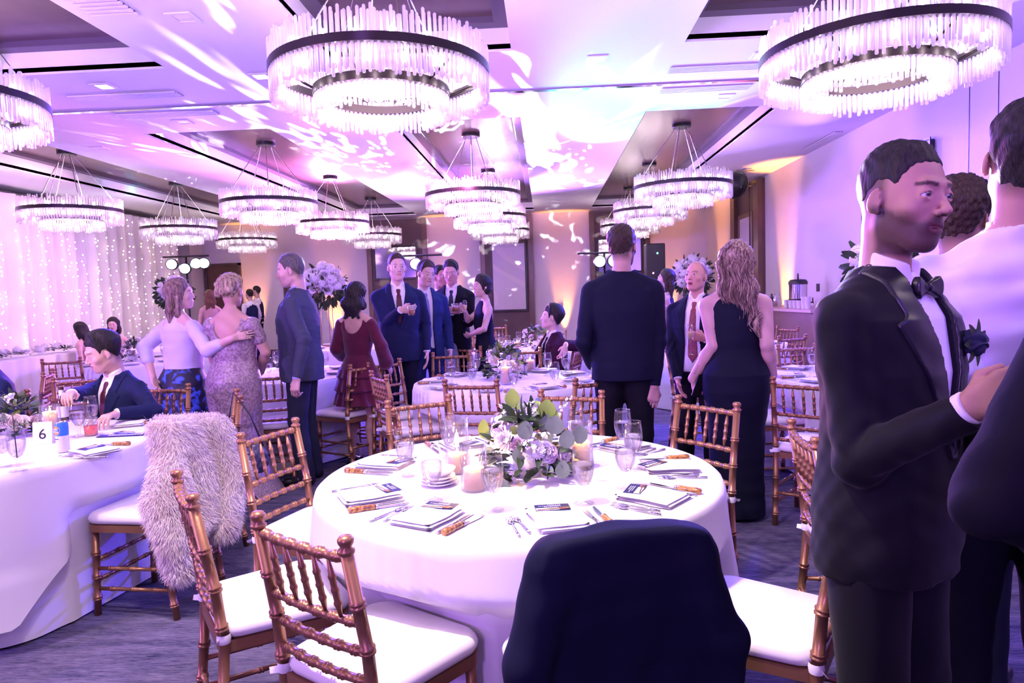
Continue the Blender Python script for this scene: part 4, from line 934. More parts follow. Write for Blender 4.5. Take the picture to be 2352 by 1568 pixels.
class Person:
    def __init__(s,label,pos,face,H,sex='m',skin=(.55,.33,.25),group=None,lean=0,side=0,drop=0,head=(0,0,0),RA=None,LA=None,RL=None,LL=None,h=.008,g=1.,seed=0,hand={}):
        s.t=thing('person',label,'person',(pos[0],pos[1],0),math.radians(face),group); s.k=H/1.75; s.sex=sex; s.h=h/s.k; s.g=g; s.seed=seed; s.skin=np.array(skin)
        s.drop=drop; s.thin=0.; s.Rt=np.array(Matrix.Rotation(math.radians(-lean),3,'X')@Matrix.Rotation(math.radians(side),3,'Y'),f32); s.hip0=V3(0,0,.93-drop); s.hipR=V3(0,0,.93)
        s.piv=V3(0,.0,1.52 if sex=='m' else 1.51); s.Rh=Rxyz(*head); s.hc=V3(0,.02,.115)
        c,sn=math.cos(math.radians(face)),math.sin(math.radians(face))
        def loc(P,tor=True):
            d=np.array([P[0]-pos[0],P[1]-pos[1],P[2]])/s.k; q=np.array([c*d[0]+sn*d[1],-sn*d[0]+c*d[1],d[2]],f32)
            return (q-s.hip0)@s.Rt+s.hipR if tor else q
        s.loc=loc; sw=.182 if sex=='m' else .160; sw*=1+(g-1)*.5
        s.arms={}
        for nm,sg,A in (('R',1,RA),('L',-1,LA)):
            S_=V3(sg*sw,-.012,1.372 if sex=='m' else 1.362)
            if A is None: E_=V3(sg*(sw+.05),-.03,1.12); W_=V3(sg*(sw+.045),.05,.88)
            elif isinstance(A[0],tuple) and len(A[0])==3 and A[-1]=='l': E_=V3(*A[0]); W_=V3(*A[1])
            else: E_=loc(A[0]); W_=loc(A[1])
            # keep human arm lengths
            u=E_-S_; E_=S_+u/np.linalg.norm(u)*np.clip(np.linalg.norm(u),.24,.31); w=W_-E_; W_=E_+w/np.linalg.norm(w)*np.clip(np.linalg.norm(w),.20,.27)
            hd=hand.get(nm,{}); d=W_-E_; d/=np.linalg.norm(d)
            if 'd' in hd: d=np.array(hd['d'],f32); d/=np.linalg.norm(d)
            n=np.array(hd.get('n',(-sg,0,0)),f32); n=n-d*(n@d); n/=np.linalg.norm(n)+1e-6
            s.arms[nm]=(S_,E_,W_,d,n,np.cross(d,n)*sg,hd.get('curl',.35))
        s.legs={}
        for nm,sg,A in (('R',1,RL),('L',-1,LL)):
            if A: K,An=V3(*A[0]),V3(*A[1])
            elif drop: K,An=V3(sg*.12,.42,.50),V3(sg*.12,.40,.08)
            else: K,An=V3(sg*.10,.015,.49),V3(sg*.11,-.02,.08)
            s.legs[nm]=(V3(sg*.085,-.01,.90-drop),K,An)
    def T(s,p): return (p-s.hip0)@s.Rt+s.hipR
    def Q(s,pt): return (pt-s.piv)@s.Rh-s.hc
    def skull(s,q):
        w=.94 if s.sex=='f' else 1.
        d=smin(elld(q,(0,-.018,.030),(.074,.094,.092)),elld(q,(0,.018,-.02),(.063*w,.068,.080)),.025)
        return smin(d,elld(q,(0,-.035,-.045),(.052*w,.050,.050)),.03)
    def headd(s,q,o={}):
        f=s.sex=='f'; ax=np.abs(q[:,0]); m=np.c_[ax,q[:,1],q[:,2]]; w=.94 if f else 1.
        d=s.skull(q)
        jw=.84 if f else 1.; d=smin(d,capd(m,(.048*jw,-.005,-.058),(.022*jw,.050,-.095),.017,.0165),.025); d=smin(d,elld(q,(0,.045,-.07),(.038*w,.038,.040)),.02)
        d=smin(d,capd(m,(.008,.080,.031),(.034,.072,.034),.0085,.0085),.012 if not f else .02)
        d=smin(d,balld(m,(.043*w,.053,-.020),.018),.022)
        d=smax(d,-elld(m,(.031,.097,.009),(.018,.017,.012)),.010)
        n=(1 if not f else .82)*o.get('nose',1.)
        d=smin(d,capd(q,(0,.079,.016),(0,.079+.025*n,-.024),.006,.0088*n),.011); d=smin(d,balld(m,(.0110*n,.094,-.029),.0070*n),.007)
        d=smax(d,-balld(m,(.0060*n,.100,-.0375),.0032),.002)
        op=o.get('mouth',0)
        d=smin(d,elld(q,(0,.070,-.056),(.030,.016,.022)),.014)
        d=smin(d,capd(m,(.004,.0855,-.0530+op*.25),(.025,.0735,-.0570),.0040,.0022),.005); d=smin(d,capd(m,(0,.0840,-.0625-op),(.021,.0750,-.0595),.0050,.0026),.006)
        d=smax(d,-elld(q,(0,.090,-.0575-op*.35),(.025,.008+op*.8,.0011+op*.62)),.002)
        d=smin(d,elld(q,(0,.064,-.094),(.019,.017,.015)),.018)
        if s.h<.009:
            lid=np.maximum(np.abs(balld(m,(.031,.0715,.0085),.0143))-.0019,-np.maximum(m[:,2]-(.0128-18*(m[:,0]-.030)**2),(.0035+10*(m[:,0]-.031)**2)-m[:,2])); d=smin(d,lid,.004)
        rot=np.array(Matrix.Rotation(.40,3,'Z')@Matrix.Rotation(-.18,3,'X'),f32)
        e=elld(m,(.080,-.010,-.006),(.0075,.0165,.029),rot); e=smax(e,-elld(m,(.0880,-.002,.001),(.0095,.0105,.0195),rot),.002); e=smin(e,elld(m,(.0800,-.008,-.003),(.004,.006,.014),rot),.003); e=smin(e,balld(m,(.0765,-.002,-.031),.0065),.006)
        return smin(d,e,.006)
    def handd(s,p,a):
        S_,E_,W_,d,n,t,cu=a; o=1e3; sc=1. if s.sex=='m' else .9; msk=balld(p,W_+d*.09,.16)
        if msk.min()>.1: return msk
        for i,(of,L) in enumerate(((.027,.040),(.009,.045),(-.009,.042),(-.026,.034))):
            k=W_+d*(.088-.004*abs(i-1))*sc+t*of*sc; c=capd(p,W_+d*.012+t*of*.6,k,.0135*sc,.0115*sc); o=c if i==0 else smin(o,c,.012)
        fin_=1e3
        for i,(of,L) in enumerate(((.027,.040),(.009,.045),(-.009,.042),(-.026,.034))):
            k=W_+d*(.088-.004*abs(i-1))*sc+t*of*sc; ang=cu*(.55+.1*i); r=.0088*sc
            for j,l in enumerate((L,L*.62,L*.5)):
                dd=d*math.cos(ang)+n*math.sin(ang)+t*(.10-.07*i)*(1-min(1,cu)); dd=dd/np.linalg.norm(dd); e=k+dd*l*sc
                fin_=np.minimum(fin_,capd(p,k,e,r,r*.9)); k=e; r*=.9; ang+=cu*(.9 if j==0 else .7)
        b=W_+d*.026*sc+t*.018*sc; e1=b+(d*.62+t*.62+n*.28)*.042*sc; e2=e1+(d*.80+t*(.25-.4*min(1,cu))+n*(.3+.4*min(1,cu)))*.034*sc
        th=np.minimum(capd(p,b,e1,.0125*sc,.0105*sc),capd(p,e1,e2,.0100*sc,.0080*sc))
        return smin(smin(o,fin_,.006),th,.009)
    def bodyd(s,p,o={}):
        pt=s.T(p); m=s.sex=='m'; tab=TM if m else TF; d=profd(pt,scal(tab,s.g*.96))+s.thin+(0 if m else .009*np.clip((1.27-pt[:,2])/.05,0,1))
        d=smin(d,capd(pt,(0,-.018,1.42),(0,-.010,1.56),.057 if m else .043,.052 if m else .039),.03)
        for sg in (-1,1): d=smin(d,capd(pt,(sg*.03,-.022,1.468),(sg*(.150 if m else .130),-.014,1.392),.036,.040)+s.thin,.03)
        u=(.043,.037,.027) if m else (.039,.032,.023); u=tuple(x*o.get('arm',1.)*(.80 if s.thin and i<2 else 1) for i,x in enumerate(u))
        for nm,a in s.arms.items():
            S_,E_,W_=a[:3]; d=smin(d,capd(pt,S_,E_,u[0]+.004-s.thin,u[1]-s.thin*.4),.035); d=smin(d,smin(capd(pt,E_,E_+(W_-E_)*.35,u[1],u[1]*1.02),capd(pt,E_+(W_-E_)*.3,W_,u[1],u[2]),.02),.012); d=smin(d,s.handd(pt,a),.012)
        for nm,(Hp,K,A) in s.legs.items():
            d=smin(d,capd(p,Hp,K,.082-s.thin,.052-s.thin*.6),.03); c=K+(A-K)*.3+V3(0,-.012,0)
            d=smin(d,smin(capd(p,K,c,.05-s.thin*.5,.053-s.thin*.5),capd(p,c,A,.053-s.thin*.5,.033),.02),.012); d=smin(d,capd(p,A+V3(0,-.02,-.035),A+V3(0,.13,-.052),.033,.022),.02)
        return smin(d,s.headd(s.Q(pt),o),.022)
    def box(s,pad=.09,z0=None,z1=None):
        P=[s.hip0]
        hipw=lambda q:(np.asarray(q,f32)-s.hipR)@s.Rt.T+s.hip0
        for a in s.arms.values(): P+=[hipw(x) for x in (a[0],a[1],a[2],a[2]+a[3]*.19)]
        for l in s.legs.values(): P+=list(l)
        hc=hipw(s.piv+s.Rh@s.hc); P+=[hc+V3(.1,.12,.13),hc-V3(.1,.12,.13),V3(-.22,-.17,.9-s.drop),V3(.22,.17,.9-s.drop),hipw((.2,.15,1.3)),hipw((-.2,-.15,1.3))]
        for l in s.legs.values(): P+=[l[2]+V3(0,.16,-.08),l[2]-V3(0,.06,.08)]
        P=np.array(P); lo=P.min(0)-pad; hi=P.max(0)+pad
        if z0 is not None: lo[2]=max(lo[2],z0)
        if z1 is not None: hi[2]=min(hi[2],z1)
        return lo,hi
    def build(s,fn,name,m,parent=None,h=None,col=None,lo=None,hi=None,z0=None,z1=None,pad=.09):
        if lo is None: lo,hi=s.box(pad,z0,z1)
        v,f=mesh_sdf(fn,lo,hi,h or s.h)
        if not len(v): return None
        c=col(v.astype(f32)) if col else None
        return np_mesh(v,f,name,m,parent or s.t,c,s.k)
    def body(s,brow=(.03,.02,.02),lips=(.45,.16,.15),beard=0,o={},eyes=(.03,.02,.015)):
        sk=s.skin; s.thin=.016 if s.sex=='m' else 0.
        def col(v):
            q=s.Q(s.T(v)); ax=np.abs(q[:,0]); c=np.tile(sk,(len(v),1)); r=np.random.RandomState(1)
            c*= (1+.06*np.sin(v@V3(37,51,43)))[:,None]
            def mixc(w,cc):
                w=np.clip(w,0,1)[:,None]; return lambda c:c*(1-w)+np.array(cc)*w
            front=np.clip((q[:,1]-.05)/.02,0,1)
            c=mixc(front*np.clip(1.2-np.abs(q[:,2]+.058+o.get('mouth',0)*.4)/(.0085+o.get('mouth',0)),0,1)*np.clip((.026-ax)/.006,0,1)*1.6,lips)(c)
            bz=.030-.35*np.maximum(0,ax-.036)+.12*(np.clip(ax,.012,.036)-.012)
            c=mixc(o.get('brow',.7)*np.clip((q[:,1]-.045)/.01,0,1)*np.clip((.0055-np.abs(q[:,2]-bz))/.002,0,1)*np.clip((ax-.011)/.003,0,1)*np.clip((.050-ax)/.004,0,1)*.85,brow)(c)
            if o.get('mouth',0): c=mixc(front*np.clip(1-np.sqrt((q[:,0]/.016)**2+((q[:,2]+.063)/(.4*o['mouth']+.002))**2),0,1)*4,(.05,.01,.01))(c)
            if s.sex=='m': c=mixc(np.clip((q[:,2]+.045+.9*np.maximum(0,q[:,1]+.01))/.05,0,1)*np.clip((-.002-q[:,1]+.0)/.02+.9,0,1)*(ax>.035)*(ax<.079)*(q[:,1]<.03)*.7+.75*np.clip((-.03-q[:,1])/.03,0,1)*np.clip((q[:,2]+.095)/.04,0,1),brow)(c)
            if beard:
                bw=np.clip((-.022-q[:,2]+.35*np.maximum(0,.03-q[:,1]))/.02,0,1)*np.clip((q[:,1]+.025)/.02,0,1)*np.clip((q[:,2]+.13)/.015,0,1)
                bw*=1-np.clip(1.3-np.sqrt((q[:,0]/.021)**2+((q[:,2]+.061)/.011)**2),0,1)*(q[:,1]>.05)
                ch=np.clip(1.4-np.sqrt(((ax-.034)/.026)**2+((q[:,2]+.028)/.024)**2),0,1)*(q[:,1]>.03); bw*=1-ch
                c=mixc(np.clip(bw*1.35,0,1)*beard,brow)(c)
            return np.clip(c,0,1)
        b=s.build(lambda p:s.bodyd(p,o),'body','skin',col=col)
        # eyes
        for sg in (-1,1):
            mb=MB().ball((0,0,0),.0124,14,10); R=s.Rt@s.Rh if False else None
            c=s.piv+s.Rh@(V3(sg*.031,.0715,.0085)+s.hc); c=(c-s.hipR)@s.Rt.T+s.hip0
            v=np.array(mb.v); ax=(s.Rt@(s.Rh@np.array([.12*sg*0,1,0]))); ct=(v/.0124)@ax; cc=np.where(ct[:,None]>.955,np.array([.004,.004,.004]),np.where(ct[:,None]>.86,np.array(eyes),np.array([.62,.58,.58])))
            e=np_mesh(v+c,np.array(mb.f),'eye','eye',s.t,cc,s.k)
        return b
    def hair_cap(s,q,top=.018,back=-.05,front=.092,volume=0,side=.004,ear=.028,full=False,quiff=0):
        if full: line=np.interp(q[:,1],[-.09,-.02,.02,.045,.08],[back,back,-.04,.03,front])
        else:
            ax=np.abs(q[:,0]); line=np.interp(q[:,1],[-.10,-.06,-.035,-.012,.010,.026,.034,.060,.10],[back,back+.006,(back+ear)/2,ear,ear-.004,side,.050,front-.014,front])+np.where(q[:,1]>.03,.25*np.clip(ax-.012,0,.022)-.55*np.maximum(0,ax-.040),0)
        th=np.interp(q[:,2]-line,[0,.05,.12],[.0003,.45*top,top+volume])+quiff*np.clip((q[:,1]-.02)/.06,0,1)*np.clip((q[:,2]-.06)/.04,0,1)
        d=s.skull(q)-th
        d=smax(d,(line-q[:,2])*.8,.006)
        return d+.0012*np.sin(q[:,0]*300+4*np.sin(q[:,1]*50))*np.sin(q[:,1]*90+q[:,2]*120)
    def hair(s,fn,m,h=None,lo=(-.16,-.18,-.45),hi=(.16,.17,.20),name='hair'):
        f=lambda p:fn(s.Q(s.T(p)))
        C=np.array([[a,b,c] for a in (lo[0],hi[0]) for b in (lo[1],hi[1]) for c in (lo[2],hi[2])],f32)+s.hc; C=(s.piv+C@s.Rh.T-s.hipR)@s.Rt.T+s.hip0
        return s.build(f,name,m,h=h,lo=C.min(0),hi=C.max(0))
    # garments
    def suitd(s,pt,e=0.,hem=.80,slv=1.,part=0):
        g=s.g; J=[(hem,.178*g+e,.135*g+e,-.01),(.92,.182*g+e,.138*g+e,-.008),(1.08,.165*g+e,.128*g+e,.0),(1.25,.182*g+e,.132*g+e,.0),(1.37,.185*g+e,.118+e,-.005),(1.43,.135+e,.09+e,-.012),(1.485,.078+e,.072+e,-.015)]
        d=profd(pt,J,2.25)
        for sg in (-1,1): d=smin(d,capd(pt,(sg*.04,-.022,1.462),(sg*.165*g,-.014,1.388),.040+e,.046+e),.025)
        if part==1: return d
        if part==2: d=1e3
        for nm,a in s.arms.items():
            S_,E_,W_=a[:3]; W2=E_+(W_-E_)*slv
            c=smin(capd(pt,S_+V3(0,0,-.004),E_,.057+e,.050+e),capd(pt,E_,W2,.050+e,.037+e),.01); u_=(W_-E_)/np.linalg.norm(W_-E_); c=smax(c,(pt-(W2+u_*.002))@u_,.004); d=smin(d,c,.028) if part!=2 else np.minimum(d,c)
        return d
    def vw(s,z,top=.062,bot=1.10,opn=0.):
        return np.interp(z,[bot-.35,bot,1.42,1.47],[opn,opn*.7,top,top]) if opn else np.interp(z,[bot,1.42,1.47],[0,top,top])
    def suit(s,m,tie=None,shirt='shirt',opn=0.,bot=1.10,lapel=None,fold=.004,trouser=None,hem=.80,bow=None,neck=.066,leg=True):
        sd=s.seed
        def nk(pt): return capd(pt,(0,-.012,1.40),(0,.008,1.60),neck,neck+.006)
        def jk(p):
            pt=s.T(p); wk=wrinkle(pt,fold,sd,.2)+.4*wrinkle(pt,fold,sd+9,.07); d=s.suitd(pt,hem=hem,part=1)+wk; d=smax(d,-nk(pt),.004)
            v=smax(np.abs(pt[:,0])-s.vw(pt[:,2],bot=bot,opn=opn),-(pt[:,1]-.0),.004); v=np.maximum(v,-(pt[:,2]-(bot-(.4 if opn else 0))))
            ek=0
            for a in s.arms.values(): ek=ek+np.clip(1-balld(pt,a[1],0)/.13,0,1)
            return smin(smax(d,-v,.003),s.suitd(pt,part=2)+wk+ek*.0045*np.sin(pt@V3(60,45,70)+2*np.sin(pt[:,0]*40)),.022)
        s.build(jk,'suit_jacket',m,z0=None)
        def lp(p):
            pt=s.T(p); wk=wrinkle(pt,fold,sd,.2)+.4*wrinkle(pt,fold,sd+9,.07); lt=.006+.35*max(0,s.h-.005); d=s.suitd(pt,e=lt,hem=hem,part=1)+wk; w=s.vw(pt[:,2],bot=bot,opn=opn); x=np.abs(pt[:,0]); z=pt[:,2]
            wd=np.interp(z,[bot,bot+.2,1.36,1.38,1.47],[.012,.06,.085,.055,.045]); r=np.maximum(np.maximum(w-x-.002,x-w-wd),np.maximum(bot-z,-pt[:,1]-.02))
            return smax(smax(d,-(s.suitd(pt,e=-.008,hem=hem,part=1)),.002),smax(r,-nk(pt),.003),.002)
        lo,hi=s.box(.06); s.build(lp,'lapel',lapel or m,lo=lo,hi=hi)
        def sh(p):
            pt=s.T(p); d=s.suitd(pt,e=-.016,hem=.9,slv=1.0); 
            for nm,a in s.arms.items(): u_=(a[2]-a[1])/np.linalg.norm(a[2]-a[1]); d=np.minimum(d,smax(capd(pt,a[1],a[2]+u_*.03,.027,.0335),(pt-(a[2]+u_*.012))@u_,.003))
            c=capd(pt,(0,-.012,1.43),(0,.004,1.505),neck-.002,neck-.008); 
            fr=np.clip(pt[:,1]/.06,-1,1); c=smax(c,pt[:,2]-(1.516-.028*fr),.003); gap=smax(np.abs(pt[:,0])-np.interp(pt[:,2],[1.44,1.50],[.002,.028]),-pt[:,1],.003); c=smax(c,-gap,.003)
            return smin(smax(d,-capd(pt,(0,-.012,1.44),(0,.004,1.60),neck-.014,neck-.012),.004),c,.006)
        s.build(sh,'shirt',shirt,z0=.85-s.drop)
        if tie:
            def ti(p):
                pt=s.T(p); d=s.suitd(pt,e=-.010,hem=.9,part=1); z=pt[:,2]; w=np.interp(z,[.97,1.0,1.03,1.38,1.395,1.43,1.445],[.0,.022,.040,.022,.014,.021,.014])
                return smax(smax(smax(d,-s.suitd(pt,e=-.022,hem=.9,part=1),.003),np.abs(pt[:,0])-w,.004),np.maximum(np.maximum(z-1.445,.97-z),-pt[:,1]),.003)
            s.build(ti,'necktie',tie,h=min(s.h,.006),lo=(-.09,-.05,.6),hi=(.09,.45,1.55)) if not s.drop else s.build(ti,'necktie',tie,h=min(s.h,.006))
        if trouser!=0: s.trousers(trouser or m,leg)
    def trousers(s,m,shoes=True):
        def tr(p):
            d=elld(p,(0,-.01,.93-s.drop),(.165*s.g,.125*s.g,.12))
            for nm,(Hp,K,A) in s.legs.items(): d=smin(d,smin(capd(p,Hp,K,.098,.072),capd(p,K,A+V3(0,-.01,-.02),.070,.064),.015),.03)
            return d+wrinkle(p,.004,s.seed+3,.14)
        s.build(tr,'trousers',m)
        if shoes: s.shoes()
    def shoes(s,m='shoe',w=1.):
        for nm,(Hp,K,A) in s.legs.items():
            def sh(p,A=A): return smax(smin(capd(p,A+V3(0,-.035,-.04),A+V3(0,.03,-.035),.042*w,.045*w),capd(p,A+V3(0,.05,-.05),A+V3(0,.15,-.055),.042*w,.036*w),.03),A[2]-.078-p[:,2],.004)
            s.build(sh,'shoe',m,lo=A+V3(-.07,-.1,-.085),hi=A+V3(.07,.22,.03))
    def dress(s,m,tab,cut=None,slv=None,fold=.003,wob=None,name='dress',n=2.,extra=None):
        def dr(p):
            pt=s.T(p); low=p.copy(); w=np.clip((pt[:,2]-.8)/.25,0,1)[:,None]; pp=pt*w+(p+V3(0,0,s.drop))*(1-w)
            d=profd(pp.astype(f32),tab,n,wob)
            if slv:
                for nm,a in s.arms.items():
                    if nm not in slv: continue
                    r0,r1,r2,fr=slv[nm]; S_,E_,W_=a[:3]; c=capd(pt,S_,E_,r0,r1) if fr>=.5 else capd(pt,S_,S_+(E_-S_)*fr*2,r0,r1)
                    if fr>.5: c=smin(c,capd(pt,E_,E_+(W_-E_)*(fr-.5)*2,r1,r2),.01)
                    d=smin(d,c,.02)
            d=d+wrinkle(pp.astype(f32),fold,s.seed,.12)
            if cut: d=smax(d,-cut(pt),.005)
            return d
        lo,hi=s.box(.09); return s.build(dr,name,m,lo=lo,hi=hi)
def strands(parent,name,m,paths,n,length,width,seed=0,jit=.006,k=5):
    """loose locks as tapering ribbons following guide paths [(points...)]"""
    rnd=random.Random(seed); mb=MB()
    for i in range(n):
        P=paths[i%len(paths)]; a=rnd.random()*(1-length); o=Vector((rnd.gauss(0,1),rnd.gauss(0,1),rnd.gauss(0,.4)))*jit; pts=[]
        for j in range(k+1):
            t=(a+length*j/k)*(len(P)-1); q=int(min(len(P)-2,t)); p=Vector(P[q]).lerp(Vector(P[q+1]),t-q); pts.append(p+o*(1+.5*j/k)+Vector((math.sin(j*1.7+i),math.cos(j*1.3+i),0))*jit*.5)
        v=[]
        for j,p in enumerate(pts):
            w=width*math.sin(PI*(j+.4)/(k+.8)); d=Vector((math.cos(i),math.sin(i),0))*w; v+=[p-d,p+d]
        mb.add(v,[(2*j,2*j+1,2*j+3,2*j+2) for j in range(k)])
    o=mb.build(name,m,parent); return o
# ---------------------------------------------------------------- the guests
def px(u,v,y): return tuple(at(u,v,y=y))
cloth_mat('tuxedo_wool',(.006,.006,.009),.7,sheen=.05); cloth_mat('satin_lapel',(.006,.006,.012),.35,spec=.5)
cloth_mat('navy_wool',(.010,.014,.055),.8); cloth_mat('dark_navy_wool',(.006,.007,.022),.8); cloth_mat('black_wool',(.006,.006,.010),.8); cloth_mat('grey_wool',(.045,.05,.085),.8); cloth_mat('grey_trousers',(.022,.025,.05),.85)
cloth_mat('pale_blue_wool',(.22,.25,.38),.85); cloth_mat('burgundy_wool',(.035,.008,.022),.8)
cloth_mat('red_tie',(.16,.008,.02),.5,var=(260,(.30,.10,.12),.06)); cloth_mat('dark_red_tie',(.06,.006,.015),.5); cloth_mat('navy_tie',(.01,.012,.05),.5); cloth_mat('lilac_tie',(.22,.20,.50),.5); cloth_mat('blue_shirt',(.30,.33,.62),.8)
hair_mat('dark_hair',(.006,.005,.006),(.022,.016,.015)); hair_mat('brown_hair',(.02,.012,.008),(.06,.035,.022)); hair_mat('grey_hair',(.05,.045,.05),(.14,.12,.12)); hair_mat('ginger_hair',(.09,.04,.022),(.18,.09,.05)); hair_mat('blonde_hair',(.11,.065,.05),(.50,.36,.27),90); hair_mat('dark_blonde_hair',(.10,.06,.05),(.30,.20,.16),90); hair_mat('ash_blonde_hair',(.16,.11,.08),(.50,.38,.24),60)
SK=(.52,.31,.25); SKL=(.62,.40,.34)
def shorthair(P,m,h=None,**k): return P.hair(lambda q:P.hair_cap(q,**k),m,h=h,lo=(-.10,-.14,-.13),hi=(.10,.13,.16))
# man in the tuxedo, foreground
t=Person('bearded young man in a black tuxedo and bow tie, profile to the right',(.815,1.68),-143,1.785,skin=(.42,.235,.18),h=.0045,head=(-14,-5,-4),seed=4,g=1.04,
  RA=(px(1975,1080,1.55),px(2290,905,1.30)),LA=(px(2235,1120,1.78),px(2335,1010,1.50)),hand={'R':{'curl':.8}})
t.h=.0042/t.k
t.body(brow=(.012,.008,.008),lips=(.36,.13,.13),beard=.80,o={'mouth':.0045,'brow':1.,'nose':1.1})
t.hair(lambda q:t.hair_cap(q,top=.012,back=-.012,ear=.040,side=.022,quiff=.004,volume=.006),'dark_hair',h=.0032)
t.suit('tuxedo_wool',bot=1.06,lapel='satin_lapel',fold=.006,trouser='tuxedo_wool',hem=.78)
def bow(p):
    q=t.T(p)-V3(0,.078,1.437); x=np.abs(q[:,0]); z=np.abs(q[:,2]); y=np.abs(q[:,1]-.05*x)
    d=smax(smax((z-(.007+.40*x-1.5*np.maximum(0,x-.045)))*.9,x-.056,.006),y-(.005+.10*x),.006)+.0016*np.sin(q[:,2]*260)*np.clip(1-x/.03,0,1)
    return smin(d,elld(q,(0,.003,0),(.009,.011,.011)),.002)
t.build(bow,'bow_tie','satin_lapel',h=.003,lo=(-.09,.03,1.38),hi=(.09,.13,1.49))
q=V3(-.092,.135,1.31)
def bou(p): 
    z=t.T(p)-q; d=balld(z,(0,0,0),.026)+.006*np.sin(np.arctan2(z[:,0],z[:,2])*5+z[:,1]*120); return d
t.build(bou,'boutonniere',cloth_mat('navy_flower',(.02,.025,.06),.7),h=.003,lo=q-.045,hi=q+.045)
m=MB(); rnd=random.Random(3)
for k in range(7):
    a=k*.9; leaf_mesh(m,Vector(q.tolist())*t.k,(math.cos(a),.3,math.sin(a)),.055,.012,(0,1,0),.2)
m.build('boutonniere_leaf','green',t.t)['kind']='stuff'
m=MB(); [m.ball((0,0,0),.004)for _ in range(1)]
# guest in black whose sleeve fills the lower right corner
b=Person('guest in black jacket cropped by the right edge, only the elbow and sleeve showing',(.865,.97),20,1.83,h=.007,seed=11,g=1.08,LA=(px(2275,1150,.97),px(2450,1225,1.10)))
b.body(); b.suit('black_wool',fold=.004,trouser=cloth_mat('navy_satin',(.012,.02,.075),.4,spec=.5)); shorthair(b,'dark_hair')
# man in the white shirt
w=Person('tall man in a white shirt seen from behind at the right edge',(1.22,1.86),-25,1.90,skin=(.50,.27,.22),h=.006,seed=21,head=(0,5,8),g=1.05,LA=(px(2165,800,1.78),px(2290,925,1.85)))
w.body(brow=(.02,.015,.015)); w.hair(lambda q:w.hair_cap(q,top=.018,back=-.070,volume=.008,side=-.01)+.003*np.sin(q[:,0]*90)*np.sin(q[:,1]*80+q[:,2]*60),'dark_hair',h=.004)
def shirt_only(P,m,fold=.006,frac=.55,hem=.86,name='shirt'):
    def f(p):
        pt=P.T(p); g=P.g; J=[(hem,.165*g,.122*g,-.01),(1.08,.160*g,.118*g,0),(1.25,.176*g,.126*g,0),(1.37,.180*g,.112,-.005),(1.43,.13,.082,-.012),(1.475,.07,.066,-.012)]
        d=profd(pt,J,2.2)
        for nm,a in P.arms.items():
            S_,E_,W_=a[:3]; d=smin(d,smin(capd(pt,S_,E_,.056,.052),capd(pt,E_,E_+(W_-E_)*frac,.052,.046),.01),.028)
        d=d+wrinkle(pt,fold,P.seed)+wrinkle(pt,fold*.6,P.seed+5,.06)
        c=smax(capd(pt,(0,-.012,1.43),(0,.004,1.52),.066,.062),pt[:,2]-1.50,.004)
        return smax(smin(d,c,.006),-capd(pt,(0,-.012,1.45),(0,.004,1.62),.054,.056),.004)
    return P.build(f,name,m)
shirt_only(w,'shirt',fold=.010); w.trousers('black_wool')
c=Person('curly-haired man glimpsed between the tuxedo and the white shirt',(1.47,2.55),-50,1.80,skin=(.40,.22,.17),h=.008,seed=5)
c.body(); c.hair(lambda q:c.hair_cap(q,top=.028,back=-.06,front=.08,volume=.012,side=-.03)+.007*np.sin(q[:,0]*150)*np.sin(q[:,1]*140)*np.sin(q[:,2]*150),'brown_hair',h=.004); c.suit('dark_navy_wool')
# dark suit from behind
d_=Person('man in a dark navy suit standing with his back to the viewer',(.50,4.52),-4,1.87,skin=(.50,.30,.25),h=.0065,seed=31,g=1.10,head=(-24,-3,0),RA=(px(1512,800,4.5),px(1503,885,4.45)),LA=(px(1338,800,4.45),px(1365,850,4.72)),hand={'R':{'n':(-.3,1,0),'curl':.8}})
d_.body(brow=(.03,.02,.02),beard=.9); d_.hair(lambda q:d_.hair_cap(q,top=.014,back=-.058,volume=.006,side=-.01)+.002*np.sin(q[:,0]*160)*np.sin(q[:,2]*130),'brown_hair',h=.0045); d_.suit('dark_navy_wool',fold=.003,hem=.84,trouser='black_wool')
# bald man
bm_=Person('bald man in dark suit and red tie holding a champagne flute, mouth open',(1.12,5.2),152,1.655,skin=(.55,.29,.23),h=.0065,seed=41,g=1.12,head=(-12,6,0),LA=(px(1672,800,5.05),px(1622,778,4.9)),RA=(px(1543,800,5.2),px(1556,868,5.1)),hand={'L':{'curl':.95,'d':(.9,.3,.25),'n':(.0,-1,.2)}})
bm_.body(brow=(.10,.07,.06),o={'mouth':.011}); bm_.hair(lambda q:smax(bm_.hair_cap(q,top=.003,back=-.05,front=.05,side=-.03),q[:,2]-.02,.01),'grey_hair'); bm_.suit('dark_navy_wool',tie='red_tie',opn=.085,bot=1.12,trouser='black_wool')
m=MB()
for sg in (-1,1):
    P_=[(sg*.032+.024*math.cos(2*PI*i/14),.052+.012*math.sin(2*PI*i/14),.112+.010*math.sin(2*PI*i/14)) for i in range(15)]; m.tube(P_,.0022,5,False)
    m.tube([(sg*.055,.05,.11),(sg*.078,-.02,.05)],.002,5)
v=(((np.array(m.v,f32)+bm_.hc)@bm_.Rh.T+bm_.piv-bm_.hipR)@bm_.Rt.T+bm_.hip0)*bm_.k; m.v=[tuple(x) for x in v]; m.build('eyeglasses','steel',bm_.t)
def flute(label,p,s=1.):
    t=thing('champagne_flute',label,'glass',p)
    MB().lathe([(0,.002),(.030,.002),(.030,.004),(.006,.010),(.0035,.02),(.0035,.095),(.008,.105),(.018,.125),(.023,.15),(.0225,.18),(.019,.215),(.0178,.215)],20).build('bowl','glass',t)
    MB().lathe([(0,.108),(.010,.112),(.0175,.128),(.0215,.15),(.0213,.165),(0,.165)],20).build('champagne',mat('champagne',(.75,.55,.30),.1,emit=None),t); return t
